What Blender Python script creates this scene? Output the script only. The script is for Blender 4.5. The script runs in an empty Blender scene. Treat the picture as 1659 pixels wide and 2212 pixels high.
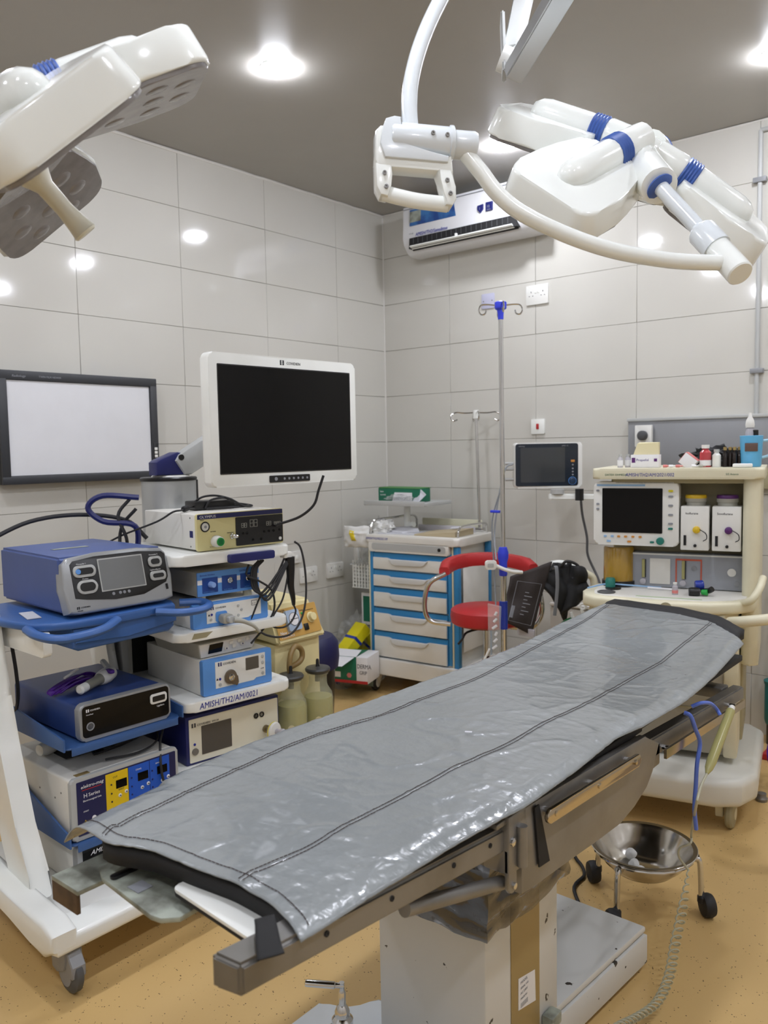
import bpy, bmesh, math, random
from mathutils import Vector, Matrix, noise
random.seed(7)
R_ = math.radians
SC = bpy.context.scene
COL = SC.collection

# ---------------------------------------------------------------- camera
cd = bpy.data.cameras.new('camera'); cam = bpy.data.objects.new('camera', cd); COL.objects.link(cam)
cd.sensor_fit = 'VERTICAL'; cd.sensor_height = 36.0; cd.sensor_width = 27.0
cd.lens = 28.82; cd.clip_start = 0.05
cam.matrix_world = Matrix(((0.767,-0.036,0.641,3.545), (0.642,0.071,-0.764,-4.262),
                           (-0.018,0.997,0.078,1.459), (0, 0, 0, 1)))
cd.dof.use_dof = True; cd.dof.focus_distance = 2.1; cd.dof.aperture_fstop = 5.6
SC.camera = cam

# ---------------------------------------------------------------- world, exposure
w = bpy.data.worlds.new('world'); SC.world = w; w.use_nodes = True
w.node_tree.nodes['Background'].inputs[0].default_value = (.5, .5, .52, 1)
w.node_tree.nodes['Background'].inputs[1].default_value = .15
SC.view_settings.view_transform = 'Standard'; SC.view_settings.look = 'None'
SC.view_settings.gamma = 1; SC.view_settings.use_curve_mapping = False
SC.view_settings.exposure = 0.17
LAMP = 260.0          # emission strength of the ceiling lamps

# ---------------------------------------------------------------- materials
def lin(h):
    h = h.lstrip('#'); v = [int(h[i:i+2], 16)/255 for i in (0, 2, 4)]
    return tuple((x/12.92 if x <= .04045 else ((x+.055)/1.055)**2.4) for x in v) + (1,)
M = {}
def mat(name, h, rough=.45, metal=0, bump=0, bscale=60, var=0, vscale=8, h2=None, trans=0, emit=0, coat=0, alpha=1, ior=1.5, stretch=None):
    m = bpy.data.materials.new(name); m.use_nodes = True; nt = m.node_tree; b = nt.nodes['Principled BSDF']
    b.inputs['Base Color'].default_value = lin(h); b.inputs['Roughness'].default_value = rough
    b.inputs['Metallic'].default_value = metal; b.inputs['IOR'].default_value = ior
    if trans: b.inputs['Transmission Weight'].default_value = trans
    if coat: b.inputs['Coat Weight'].default_value = coat; b.inputs['Coat Roughness'].default_value = .08
    if alpha < 1: b.inputs['Alpha'].default_value = alpha
    if emit: b.inputs['Emission Color'].default_value = lin(h); b.inputs['Emission Strength'].default_value = emit
    tc = nt.nodes.new('ShaderNodeTexCoord')
    src = tc.outputs['Object']
    if stretch:
        mp = nt.nodes.new('ShaderNodeMapping'); mp.inputs['Scale'].default_value = stretch
        nt.links.new(src, mp.inputs[0]); src = mp.outputs[0]
    n = nt.nodes.new('ShaderNodeTexNoise'); n.inputs['Scale'].default_value = vscale; n.inputs['Detail'].default_value = 5
    nt.links.new(src, n.inputs['Vector'])
    mx = nt.nodes.new('ShaderNodeMix'); mx.data_type = 'RGBA'
    a = lin(h); v = var if var else .03
    mx.inputs['A'].default_value = a
    mx.inputs['B'].default_value = lin(h2) if h2 else tuple(x*(1-v) for x in a[:3]) + (1,)
    rp = nt.nodes.new('ShaderNodeMapRange'); rp.inputs['From Min'].default_value = .4; rp.inputs['From Max'].default_value = .65
    nt.links.new(n.outputs['Fac'], rp.inputs['Value']); nt.links.new(rp.outputs[0], mx.inputs['Factor'])
    if not emit: nt.links.new(mx.outputs['Result'], b.inputs['Base Color'])
    if bump:
        n2 = nt.nodes.new('ShaderNodeTexNoise'); n2.inputs['Scale'].default_value = bscale; n2.inputs['Detail'].default_value = 3
        nt.links.new(src, n2.inputs['Vector'])
        bp = nt.nodes.new('ShaderNodeBump'); bp.inputs['Strength'].default_value = bump; bp.inputs['Distance'].default_value = .003
        nt.links.new(n2.outputs['Fac'], bp.inputs['Height']); nt.links.new(bp.outputs[0], b.inputs['Normal'])
    M[name] = m
    return m
mat('tile', '#cbc9c1', .07, bump=.06, bscale=7, var=.02, vscale=2)
mat('grout', '#aea89d', .8)
mat('caulk', '#d8d6d0', .6, bump=.3, bscale=90)
mat('ceiling', '#a29e98', .26, bump=.22, bscale=9, var=.04, vscale=2)
mat('plaster', '#c9c6c0', .3)
mat('white', '#f1f3ee', .28, coat=.3)
mat('lampwhite', '#eef1ec', .16, coat=.5)
mat('lampgrey', '#dde3e6', .22, coat=.4)
mat('lampblue', '#3f5fa6', .4)
mat('lens', '#8b8888', .18, var=.15, vscale=30)
mat('handlecream', '#d9d6c3', .4)
mat('plastic', '#e5e5e0', .42)
mat('plasticgrey', '#b5b7b5', .42)
mat('cream', '#dcd6ba', .38, var=.05)
mat('creamdark', '#a39b7c', .5)
mat('offwhite', '#e0ded6', .5)
mat('warmgrey', '#a9a89e', .5)
mat('navy', '#1b2160', .35)
mat('blackp', '#141416', .35)
mat('blackm', '#1a1a1b', .75)
mat('screen', '#0c0c0d', .07, ior=1.3)
mat('screengrey', '#777a7b', .25)
mat('rubber', '#222224', .6)
mat('chrome', '#d6d6d6', .12, metal=1)
mat('steel', '#8d8c8a', .40, metal=.6, var=.2, vscale=5, h2='#77746e', bump=.05, bscale=200)
mat('steelrail', '#c6bba8', .2, metal=1)
mat('alu', '#b9bcbd', .35, metal=.6)
mat('bluecase', '#4a5e96', .42, var=.08)
mat('bluetray', '#37609f', .4)
mat('darkblue', '#2c437c', .42)
mat('covblue', '#5b95dc', .38)
mat('cartblue', '#2f86bf', .4)
mat('label_blue', '#1c58c4', .4)
mat('label_yellow', '#e3c012', .4)
mat('red', '#b32528', .45, bump=.1, bscale=300)
mat('yellow', '#e0d312', .5)
mat('orange', '#c69c50', .45)
mat('pvc', '#898e8f', .22, coat=.5, bump=1, bscale=30, var=.05, vscale=4)
mat('stitch', '#3a2c2a', .8)
mat('floor', '#bf9450', .3)
mat('paintchip', '#d3d4d1', .4, var=.12, vscale=6)
mat('wornmetal', '#a9b0a4', .5, metal=.2, var=.5, vscale=14, h2='#63645a')
mat('browntape', '#9a8350', .3, coat=.5)
mat('rust', '#5b4630', .7, var=.4, vscale=30)
mat('bagplastic', '#2b2724', .07, trans=0, bump=1, bscale=26, alpha=.86, coat=1)
mat('clearbag', '#d8d9d6', .15, alpha=.25, bump=.8, bscale=30)
mat('glass', '#dfe0c0', .03, alpha=.30, coat=1)
mat('fluid', '#b5ad5c', .2, alpha=.8)
mat('amber', '#a8842c', .12, alpha=.9, coat=.8)
mat('green', '#0f6b4f', .5)
mat('brightgreen', '#1d9c3e', .5)
mat('teal', '#16706f', .5)
mat('purple', '#4a1588', .5)
mat('ivblue', '#3444d8', .4)
mat('tapeblue', '#22389a', .25)
mat('tubeblue', '#5a78d8', .35)
mat('cuff', '#37302e', .8, bump=.3, bscale=200)
mat('paper', '#cfd0d6', .7)
mat('manila', '#b8a98a', .7)
mat('print_dark', '#23242c', .5)
mat('print_blue', '#232f96', .5)
mat('print_white', '#e8e8ea', .5)
mat('print_grey', '#8d9096', .5)
mat('panelgrey', '#8d8f92', .4)
mat('lamp', '#f1f4ff', emit=LAMP)
mat('viewer', '#dfe0e3', .35)
mat('jug', '#64b4e2', .35)
mat('redliq', '#b8444a', .2, coat=.5)
mat('brownglass', '#1d1512', .1)
mat('pink', '#d8807c', .5)
mat('cotton', '#e9e9e6', .9, bump=.6, bscale=120)
mat('coiltube', '#c3c1a8', .3, alpha=.8)
mat('gelb', '#b3ae72', .25, alpha=.85)

def floor_material():
    m = M['floor']; nt = m.node_tree; b = nt.nodes['Principled BSDF']
    tc = nt.nodes.new('ShaderNodeTexCoord')
    v = nt.nodes.new('ShaderNodeTexVoronoi'); v.inputs['Scale'].default_value = 105
    nt.links.new(tc.outputs['Object'], v.inputs['Vector'])
    r = nt.nodes.new('ShaderNodeMapRange'); r.inputs['From Min'].default_value = .15; r.inputs['From Max'].default_value = .22
    nt.links.new(v.outputs['Distance'], r.inputs['Value'])
    n = nt.nodes.new('ShaderNodeTexNoise'); n.inputs['Scale'].default_value = 45; n.inputs['Detail'].default_value = 0
    nt.links.new(tc.outputs['Object'], n.inputs['Vector'])
    r2 = nt.nodes.new('ShaderNodeMapRange'); r2.inputs['From Min'].default_value = .57; r2.inputs['From Max'].default_value = .60
    nt.links.new(n.outputs['Fac'], r2.inputs['Value'])
    # speck = (distance small) and (noise high)
    inv = nt.nodes.new('ShaderNodeMath'); inv.operation = 'SUBTRACT'; inv.inputs[0].default_value = 1
    nt.links.new(r.outputs[0], inv.inputs[1])
    mu = nt.nodes.new('ShaderNodeMath'); mu.operation = 'MULTIPLY'
    nt.links.new(inv.outputs[0], mu.inputs[0]); nt.links.new(r2.outputs[0], mu.inputs[1])
    n3 = nt.nodes.new('ShaderNodeTexNoise'); n3.inputs['Scale'].default_value = 2.2; n3.inputs['Detail'].default_value = 6
    nt.links.new(tc.outputs['Object'], n3.inputs['Vector'])
    m1 = nt.nodes.new('ShaderNodeMix'); m1.data_type = 'RGBA'
    m1.inputs['A'].default_value = lin('#dcbb80'); m1.inputs['B'].default_value = lin('#cfac70')
    nt.links.new(n3.outputs['Fac'], m1.inputs['Factor'])
    m2 = nt.nodes.new('ShaderNodeMix'); m2.data_type = 'RGBA'; m2.inputs['B'].default_value = lin('#5d4526')
    nt.links.new(m1.outputs['Result'], m2.inputs['A']); nt.links.new(mu.outputs[0], m2.inputs['Factor'])
    nt.links.new(m2.outputs['Result'], b.inputs['Base Color'])
floor_material()
def chip_material():
    m = M['paintchip']; nt = m.node_tree; b = nt.nodes['Principled BSDF']
    tc = nt.nodes.new('ShaderNodeTexCoord')
    n = nt.nodes.new('ShaderNodeTexNoise'); n.inputs['Scale'].default_value = 26; n.inputs['Detail'].default_value = 4
    nt.links.new(tc.outputs['Object'], n.inputs['Vector'])
    r = nt.nodes.new('ShaderNodeMapRange'); r.inputs['From Min'].default_value = .685; r.inputs['From Max'].default_value = .70
    nt.links.new(n.outputs['Fac'], r.inputs['Value'])
    m2 = nt.nodes.new('ShaderNodeMix'); m2.data_type = 'RGBA'; m2.inputs['A'].default_value = lin('#d3d4d1'); m2.inputs['B'].default_value = lin('#3b362f')
    nt.links.new(r.outputs[0], m2.inputs['Factor']); nt.links.new(m2.outputs['Result'], b.inputs['Base Color'])
chip_material()

# ---------------------------------------------------------------- geometry helpers
def rrect(x0, x1, z0, z1, r, n=5):
    r = min(r, (x1-x0)/2-1e-5, (z1-z0)/2-1e-5); P = []
    for cx, cz, a0 in ((x1-r, z1-r, 0), (x0+r, z1-r, 90), (x0+r, z0+r, 180), (x1-r, z0+r, 270)):
        for i in range(n+1):
            a = R_(a0+90*i/n); P.append((cx+r*math.cos(a), cz+r*math.sin(a)))
    return P
def spline(P, k=8):
    P = [Vector(p) for p in P]
    if len(P) < 3 or k < 2: return P
    out = []
    for i in range(len(P)-1):
        a = P[i-1] if i else P[0]*2-P[1]; b = P[i]; c = P[i+1]; d = P[i+2] if i+2 < len(P) else P[-1]*2-P[-2]
        for j in range(k):
            t = j/k
            out.append(.5*((2*b)+(c-a)*t+(2*a-5*b+4*c-d)*t*t+(3*b-a-3*c+d)*t**3))
    out.append(P[-1]); return out
class G:
    def __init__(s): s.bm = bmesh.new(); s.M = Matrix.Identity(4)
    def V(s, p): return s.bm.verts.new(s.M @ Vector(p))
    def F(s, vs):
        try: return s.bm.faces.new(vs)
        except ValueError: return None
    def box(s, x0, x1, y0, y1, z0, z1, b=0, seg=2):
        v = [s.V((x, y, z)) for x in (x0, x1) for y in (y0, y1) for z in (z0, z1)]
        fs = [s.F([v[i] for i in q]) for q in ((0,1,3,2),(4,6,7,5),(0,4,5,1),(2,3,7,6),(0,2,6,4),(1,5,7,3))]
        if b:
            es = list({e for f in fs for e in f.edges})
            bmesh.ops.bevel(s.bm, geom=es, offset=b, segments=seg, affect='EDGES', profile=.5)
        return s
    def hexa(s, P):   # 8 points: bottom 4 (ccw), top 4
        v = [s.V(p) for p in P]
        for q in ((3,2,1,0),(4,5,6,7),(0,1,5,4),(1,2,6,5),(2,3,7,6),(3,0,4,7)): s.F([v[i] for i in q])
        return s
    def prism(s, P, ax, a0, a1, b=0, seg=2, P2=None):
        # polygon in the plane normal to ax; ax 'y': (x,z); 'z': (x,y); 'x': (y,z)
        f = {'y': lambda p, t: (p[0], t, p[1]), 'z': lambda p, t: (p[0], p[1], t), 'x': lambda p, t: (t, p[0], p[1])}[ax]
        P2 = P2 or P
        A = [s.V(f(p, a0)) for p in P]; B = [s.V(f(p, a1)) for p in P2]
        n = len(P); fa = s.F(A[::-1]); fb = s.F(B)
        for i in range(n): s.F([A[i], A[(i+1) % n], B[(i+1) % n], B[i]])
        if b:
            es = list({e for q in (fa, fb) if q for e in q.edges})
            bmesh.ops.bevel(s.bm, geom=es, offset=b, segments=seg, affect='EDGES', profile=.5)
        return s
    def rbox(s, x0, x1, y0, y1, z0, z1, r=.01, b=0, ax='y'):
        if ax == 'y': return s.prism(rrect(x0, x1, z0, z1, r), 'y', y0, y1, b)
        if ax == 'z': return s.prism(rrect(x0, x1, y0, y1, r), 'z', z0, z1, b)
        return s.prism(rrect(y0, y1, z0, z1, r), 'x', x0, x1, b)
    def rings(s, Rs, caps=True, closed=False):
        V = [[s.V(p) for p in r] for r in Rs]; n = len(V[0])
        m = len(V)
        for j in range(m if closed else m-1):
            a, b = V[j], V[(j+1) % m]
            for i in range(n): s.F([a[i], a[(i+1) % n], b[(i+1) % n], b[i]])
        if caps and not closed: s.F(V[0][::-1]); s.F(V[-1])
        return s
    def frame(s, d):
        d = d.normalized(); u = d.cross(Vector((0, 0, 1)))
        if u.length < 1e-4: u = Vector((1, 0, 0))
        u.normalize(); return u, u.cross(d)
    def cyl(s, p0, p1, r0, r1=None, n=20):
        p0, p1 = Vector(p0), Vector(p1); r1 = r0 if r1 is None else r1; u, v = s.frame(p1-p0)
        return s.rings([[p+(u*math.cos(6.28318*i/n)+v*math.sin(6.28318*i/n))*r for i in range(n)] for p, r in ((p0, r0), (p1, r1))])
    def lathe(s, prof, c=(0, 0, 0), d=(0, 0, 1), n=28, caps=True):   # prof (r, h) along d from c
        c = Vector(c); d = Vector(d).normalized(); u, v = s.frame(d)
        return s.rings([[c+d*h+(u*math.cos(6.28318*i/n)+v*math.sin(6.28318*i/n))*max(r, 1e-5) for i in range(n)] for r, h in prof], caps)
    def tube(s, P, r, n=8, k=6, closed=False, flat=1, rs=None):
        Q = spline(P+[P[0]] if closed else P, k)
        if closed: Q = Q[:-1]
        m = len(Q); u, v = s.frame(Q[1]-Q[0]); Rs = []
        for i, p in enumerate(Q):
            t = (Q[(i+1) % m]-Q[i-1]) if (closed or 0 < i < m-1) else (Q[1]-Q[0] if i == 0 else Q[-1]-Q[-2])
            if t.length < 1e-9: t = Vector((0, 0, 1))
            t.normalize(); u = (u-t*u.dot(t))
            if u.length < 1e-6: u = s.frame(t)[0]
            u.normalize(); v = t.cross(u)
            rr = r if rs is None else rs[0]+(rs[1]-rs[0])*i/(m-1)
            Rs.append([p+u*math.cos(6.28318*j/n)*rr+v*math.sin(6.28318*j/n)*rr*flat for j in range(n)])
        return s.rings(Rs, True, closed)
    def ball(s, c, r, n=14, sx=1, sy=1, sz=1):
        m = Matrix.Translation(s.M @ Vector(c)) @ s.M.to_3x3().to_4x4() @ Matrix.Diagonal((sx*r, sy*r, sz*r, 1))
        bmesh.ops.create_uvsphere(s.bm, u_segments=n, v_segments=max(6, n//2+1), radius=1, matrix=m); return s
    def grid(s, f, nu, nv):
        V = [[s.V(f(i/nu, j/nv)) for i in range(nu+1)] for j in range(nv+1)]
        for j in range(nv):
            for i in range(nu): s.F([V[j][i], V[j][i+1], V[j+1][i+1], V[j+1][i]])
        return s
    def mesh(s, name, m, sharp=38):
        bmesh.ops.recalc_face_normals(s.bm, faces=s.bm.faces)
        me = bpy.data.meshes.new(name); s.bm.to_mesh(me); s.bm.free()
        me.materials.append(M[m]); me.polygons.foreach_set('use_smooth', [True]*len(me.polygons))
        me.set_sharp_from_angle(angle=R_(sharp)); return me

def put(name, g, m, parent=None, label=None, kind=None, loc=None, rot=None, sharp=38):
    me = g.mesh(name, m, sharp) if isinstance(g, G) else g
    o = bpy.data.objects.new(name, me); COL.objects.link(o)
    if parent: o.parent = parent
    if loc: o.location = loc
    if rot: o.rotation_euler = rot
    if label: o['label'] = label
    if kind: o['kind'] = kind
    return o
def tag(o, label, cat, group=None):
    o['label'] = label; o['category'] = cat
    if group: o['group'] = group
    return o
def thing(name, label, cat, loc=(0, 0, 0), rotz=0, group=None):
    o = bpy.data.objects.new(name, None); COL.objects.link(o); o.empty_display_size = .05
    o.location = loc; o.rotation_euler = (0, 0, R_(rotz)); return tag(o, label, cat, group)
def one(name, g, m, label, cat, group=None, loc=None, rot=None, kind=None):
    return tag(put(name, g, m, None, None, kind, loc, rot), label, cat, group)
def dup(root, loc=None, rot=None, label=None):
    r = root.copy(); COL.objects.link(r)
    if loc is not None: r.location = loc
    if rot is not None: r.rotation_euler = rot
    if label: r['label'] = label
    for ch in list(root.children):
        c = ch.copy(); COL.objects.link(c); c.parent = r
        for g in list(ch.children):
            d = g.copy(); COL.objects.link(d); d.parent = c
    return r
def text(items, m, parent, rot=(90, 0, 0), name='lettering', base=(0, 0, 0)):
    # items: (string, x, z, size, xscale); lies on the plane of rot through base, facing out
    if len(items) > 1:
        for it in items: o = text([it], m, parent, rot, name, base)
        return o
    bm = bmesh.new()
    Mx = Matrix.Translation(base) @ Matrix.LocRotScale(None, __import__('mathutils').Euler([R_(a) for a in rot]), None)
    for it in items:
        s, x, z, size = it[:4]; xs = it[4] if len(it) > 4 else 1; sh = it[5] if len(it) > 5 else 0
        cu = bpy.data.curves.new('t', 'FONT'); cu.body = s; cu.size = size; cu.resolution_u = 2; cu.shear = sh
        cu.extrude = .0003; cu.offset = .0 
        o = bpy.data.objects.new('t', cu); me = bpy.data.meshes.new_from_object(o)
        me.transform(Mx @ Matrix.Translation((x, z, 0)) @ Matrix.Diagonal((xs, 1, 1, 1)))
        bm.from_mesh(me); bpy.data.objects.remove(o); bpy.data.curves.remove(cu); bpy.data.meshes.remove(me)
    me = bpy.data.meshes.new(name); bm.to_mesh(me); bm.free(); me.materials.append(M[m])
    o = bpy.data.objects.new(name, me); COL.objects.link(o); o.parent = parent
    return o
mat('cream_y', '#ddd399', .38)
mat('label_navy', '#15418f', .4)
mat('knobblue', '#8fb0ea', .35)
mat('screendim', '#54504a', .25)
mat('bronze', '#7d7264', .3, metal=.7)
mat('brass', '#8c8062', .3, metal=.9)
mat('creamwhite', '#e2decb', .35)
mat('clearplastic', '#c9c6cc', .15, alpha=.75)
mat('silverp', '#a3a6a8', .3, metal=.3)
mat('creamdark2', '#86857a', .5)
mat('covdim', '#7e93c8', .5)
mat('navy2', '#161a4c', .4)
mat('bluetray2', '#3b5f96', .45)
mat('wheelgrey', '#56585b', .55)
mat('framegrey', '#34363a', .4)
mat('lilac', '#bfc0d6', .4)
mat('dialgrey', '#4c4d4f', .4)
mat('acwhite', '#dfe0e2', .35)
mat('acsticker', '#3f74ad', .35, var=.6, vscale=14, h2='#23427f')
mat('suctcream', '#e3d6a2', .38)
mat('gaugeblue', '#a9bdd6', .35)
mat('jarlid', '#3b3c3b', .4)
mat('creamy', '#dcd2a8', .6)
mat('hose', '#8d7446', .35)
mat('blackbag', '#121214', .3, bump=.8, bscale=22)
mat('navyrim', '#14184a', .45)
mat('cartwhite', '#e4e2da', .4)
mat('cartgrip', '#dcdedd', .3)
mat('creamguard', '#cfcdb4', .5)
mat('brightgreen2', '#3a7a3a', .5)
mat('bagwhite', '#dcdcd8', .35, bump=.6, bscale=20)
mat('yellowprint', '#e0c81e', .45)
mat('wrapgrey', '#7f9088', .4, bump=.5, bscale=18)
mat('linegrey', '#8c9196', .4)
mat('warmpale', '#c4c1b8', .45)
mat('deepgreen', '#0d5a2c', .35)
mat('monface', '#1e2733', .2)
mat('screengrey2', '#3d4043', .12)
mat('orangekey', '#c98a3c', .4)
mat('dialnavy', '#1f3550', .35)
mat('bandblue', '#8fb4d8', .45)
mat('tealkey', '#1c7467', .4)
mat('yellowcap', '#dcb822', .4)
mat('purplecap', '#55226a', .4)
mat('greentext', '#33684a', .5)
mat('orangefold', '#8a6414', .4)
mat('flowgrey', '#9b9fa6', .4)
mat('orangered', '#c25a40', .5)
mat('warmgrey2', '#a09b8c', .45)
mat('basewhite', '#dcdbd2', .35)
mat('purpletext', '#513a8e', .5)
mat('jughandle', '#a9d3e6', .3)
mat('browntext', '#5f4a42', .5)
mat('palegreen', '#b4c7a0', .5)
mat('chromeb', '#c9c5be', .16, metal=1, bump=.1, bscale=12)

# ================================================================ SETTING
H = 2.986; RX = 4.9; RY = -5.6
def struct(name, g, m, parent=None, loc=None, rot=None): return put(name, g, m, parent, None, 'structure', loc, rot)
struct('floor', G().box(-.1, RX, RY, .1, -.1, 0), 'floor')
struct('ceiling', G().box(-.1, RX, RY, .1, H, H+.1), 'ceiling')
WL = struct('wall_left', G().box(-.1, 0, RY, .1, 0, H), 'grout')
WR = struct('wall_back', G().box(0, RX, 0, .1, 0, H), 'grout')
struct('wall_right', G().box(RX, RX+.1, RY, .1, 0, H), 'plaster')
struct('wall_front', G().box(-.1, RX+.1, RY-.1, RY, 0, H), 'plaster')
def tile_mesh(wd, h, side):
    g = G(); t = .006
    if side == 'L': g.box(0, t, -wd+.0008, -.0008, .0008, h-.0008, .0012, 1)
    else: g.box(.0008, wd-.0008, -t, 0, .0008, h-.0008, .0012, 1)
    return g.mesh('tile', 'tile')
cache = {}
def tiles(side, wall, first, wid, length):
    xs = [0, first]
    while xs[-1]+wid < length: xs.append(xs[-1]+wid)
    xs.append(length)
    for i in range(len(xs)-1):
        for k in range(10):
            z0 = .3*k if k < 9 else 2.7; h = .3 if k < 9 else H-2.7
            if k == 0: z0 = .0; h = .3
            wd = round(xs[i+1]-xs[i], 4); key = (side, wd, round(h, 3))
            if key not in cache: cache[key] = tile_mesh(wd, h, side)
            o = bpy.data.objects.new('tile', cache[key]); COL.objects.link(o); o.parent = wall
            rx = random.uniform(-.12, .12); rz = random.uniform(-.12, .12)
            if side == 'L': o.location = (0, -xs[i], z0); o.rotation_euler = (0, R_(rx), R_(rz))
            else: o.location = (xs[i], 0, z0); o.rotation_euler = (R_(rx), 0, R_(rz))
tiles('L', WL, .4618, .5838, 5.6)
tiles('R', WR, .5366, .606, 4.9)
g = G(); g.tube([(.006, -.01-5.5*i/60, H-.008+random.uniform(-.002, .002)) for i in range(61)], .008, 6, 1)
struct('trim_1', g, 'caulk')
g = G(); g.tube([(.01+4.8*i/50, -.006, H-.006+random.uniform(-.001, .001)) for i in range(51)], .005, 6, 1)
struct('trim_2', g, 'caulk')
g = G(); g.tube([(.008, -.008, .02), (.008, -.008, H-.02)], .005, 6, 1); struct('trim_3', g, 'caulk')

# conduit on the back wall
t = thing('wall_conduit', 'thin white cable conduit running down the back wall at the right edge', 'conduit', (2.36, 0, 0))
put('pipe', G().tube([(0, -.018, .9), (0, -.018, 2.93)], .011, 8, 1), 'plasticgrey', t)
put('pipe', G().tube([(0, -.018, 2.93), (.9, -.018, 2.93)], .011, 8, 1), 'plasticgrey', t)
for z in (2.70, 1.80): put('clip', G().box(-.03, .03, -.034, -.006, z-.012, z+.012, .003), 'panelgrey', t)

# ceiling lamps: shallow domes, each the emitter itself
lampdata = [(1.047, -1.908, 'round ceiling lamp above the white framed monitor'),
            (1.266, -.558, 'round ceiling lamp between the lamp yoke grip and the air conditioner'),
            (2.60, -.665, 'round ceiling lamp cut by the right edge of the frame')]
for x in (1.05, 2.6, 4.0):
    for y in (-3.3, -4.75): lampdata.append((x, y, None))
lampdata += [(4.0, -1.9, None), (4.0, -.66, None), (2.6, -2.0, None)]
for i, (x, y, lb) in enumerate(lampdata):
    lb = lb or 'round ceiling lamp out of view, the one nearest %s' % ('the left wall and the foot end', 'the left wall and the front wall', 'the table column', 'the front wall in the middle', 'the right wall beside the camera', 'the front right corner', 'the right wall level with the bowl', 'the back right corner', 'the middle of the table')[i-3]
    t = thing('ceiling_lamp', lb, 'lamp', (x, y, H), 0, 'round ceiling lamps')
    put('rim', G().lathe([(.063, -.001), (.063, -.004), (.0600, -.004), (.0600, -.001)], n=28), 'white', t)
    put('diffuser', G().lathe([(.059, -.001), (.059, -.012), (.052, -.019), (.036, -.024), (.018, -.026), (0, -.0265)], n=28), 'lamp', t)

# ================================================================ SURGICAL LIGHTS
def petal(root, deg, ridge=True, leds=True, tilt=16):
    a = R_(deg); Mz = Matrix.Rotation(a, 4, 'Z'); Mx = Mz @ Matrix.Translation((.12, 0, 0)) @ Matrix.Rotation(R_(tilt), 4, 'Y') @ Matrix.Translation((-.12, 0, 0))
    P = []
    def corner(cx, cy, r, a0, a1):
        for i in range(7):
            t = R_(a0+(a1-a0)*i/6); P.append((cx+r*math.cos(t), cy+r*math.sin(t)))
    corner(.315, .085, .045, -5, 95); 
    P += [(.24, .132), (.19, .118)]
    corner(.135, .068, .032, 110, 180); corner(.135, -.068, .032, 180, 250)
    P += [(.19, -.118), (.24, -.132)]
    corner(.315, -.085, .045, -95, 5)
    g = G(); g.M = Mx; Q = [(x, y) for x, y in P]
    g.prism([(x*1.0, y*1.0) for x, y in Q], 'z', -.034, .030, .008, 3, [(.23+(x-.23)*.93, y*.93) for x, y in Q])
    put('pod', g, 'lampwhite', root)
    g = G(); g.M = Mx
    g.prism([(.23+(x-.23)*.95, y*.95) for x, y in Q], 'z', -.042, -.033, .002, 1); put('lens_cover', g, 'lens', root)
    for x, y in ((.19, .05), (.19, -.05), (.26, .07), (.26, 0), (.26, -.07), (.315, .04), (.315, -.04)):
        if leds:
            g = G(); g.M = Mx; g.lathe([(.021, 0), (.019, -.001), (.008, -.0015)], (x, y, -.042), n=12); put('led_lens', g, 'lens', root)
    if ridge:
        g = G(); g.M = Mx
        n = 16; Rs = []
        for x, r in ((.125, .036), (.14, .038), (.25, .038), (.272, .034), (.288, .024), (.294, .008)):
            Rs.append([(x, r*math.cos(R_(360*i/n)), .030+r*1.0*math.sin(R_(360*i/n))) for i in range(n)])
        g.rings(Rs); put('ridge', g, 'lampwhite', root)
        g = G(); g.M = Mx; pr = [(.031, 0)]
        for q in range(5): pr += [(.039, .0075*q+.0002), (.042, .0075*q+.0036), (.039, .0075*q+.0070)]
        g.lathe(pr+[(.031, .0375)], (.097, 0, .030), (1, 0, 0), 22)
        put('bellows', g, 'lampblue', root)
        g = G(); g.M = Mx
        Rs = []
        for x, r in ((.02, .036), (.06, .038), (.09, .040), (.097, .037)):
            Rs.append([(x, r*math.cos(R_(360*i/n)), .030+r*math.sin(R_(360*i/n))) for i in range(n)])
        g.rings(Rs); put('arm', g, 'lampwhite', root)
def light_head(name, label, pos, e1, n, angles, handle=True, tilt=16):
    e1 = Vector(e1).normalized(); n = Vector(n); n = (n-e1*n.dot(e1)).normalized(); e2 = n.cross(e1)
    root = bpy.data.objects.new(name, None); COL.objects.link(root); root.empty_display_size = .05
    root.matrix_world = Matrix((( e1.x, e2.x, n.x, pos[0]), (e1.y, e2.y, n.y, pos[1]), (e1.z, e2.z, n.z, pos[2]), (0, 0, 0, 1)))
    tag(root, label, 'surgical light', 'surgical lights')
    for a, rd, tl in angles: petal(root, a, rd, handle, tl)
    g = G(); P = []
    for i in range(24):
        a = R_(15*i); r = .105+.012*math.cos(4*a); P.append((r*math.cos(a), r*math.sin(a)))
    g.prism(P, 'z', -.045, .012, .008, 2, [(x*.86, y*.86) for x, y in P]); put('hub', g, 'lampwhite', root)
    g = G(); g.lathe([(.062, .0), (.058, .03), (.045, .052), (.030, .066), (0, .070)], (0, 0, .008), n=24); put('hub_cap', g, 'lampwhite', root)
    g = G(); g.prism([(x*.8, y*.8) for x, y in P], 'z', -.052, -.044, .002, 1); put('lens_cover', g, 'lens', root)
    if handle:
        g = G(); g.lathe([(.030, -.05), (.023, -.062), (.0165, -.075), (.0155, -.12), (.0185, -.150), (.021, -.166), (.0225, -.168), (.019, -.172), (0, -.172)], n=20)
        put('handle', g, 'handlecream', root)
    return root
rl = light_head('surgical_light', 'white surgical light with blue rings held by a curved yoke, above the table',
    (2.711,-2.301,2.124), (0.754,0.425,-0.504), (0.666,-0.153,0.725), [(2, True, 8), (-112, True, 24), (-186, True, 8), (80, True, 14)], False)
inv = rl.matrix_world.inverted()
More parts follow.
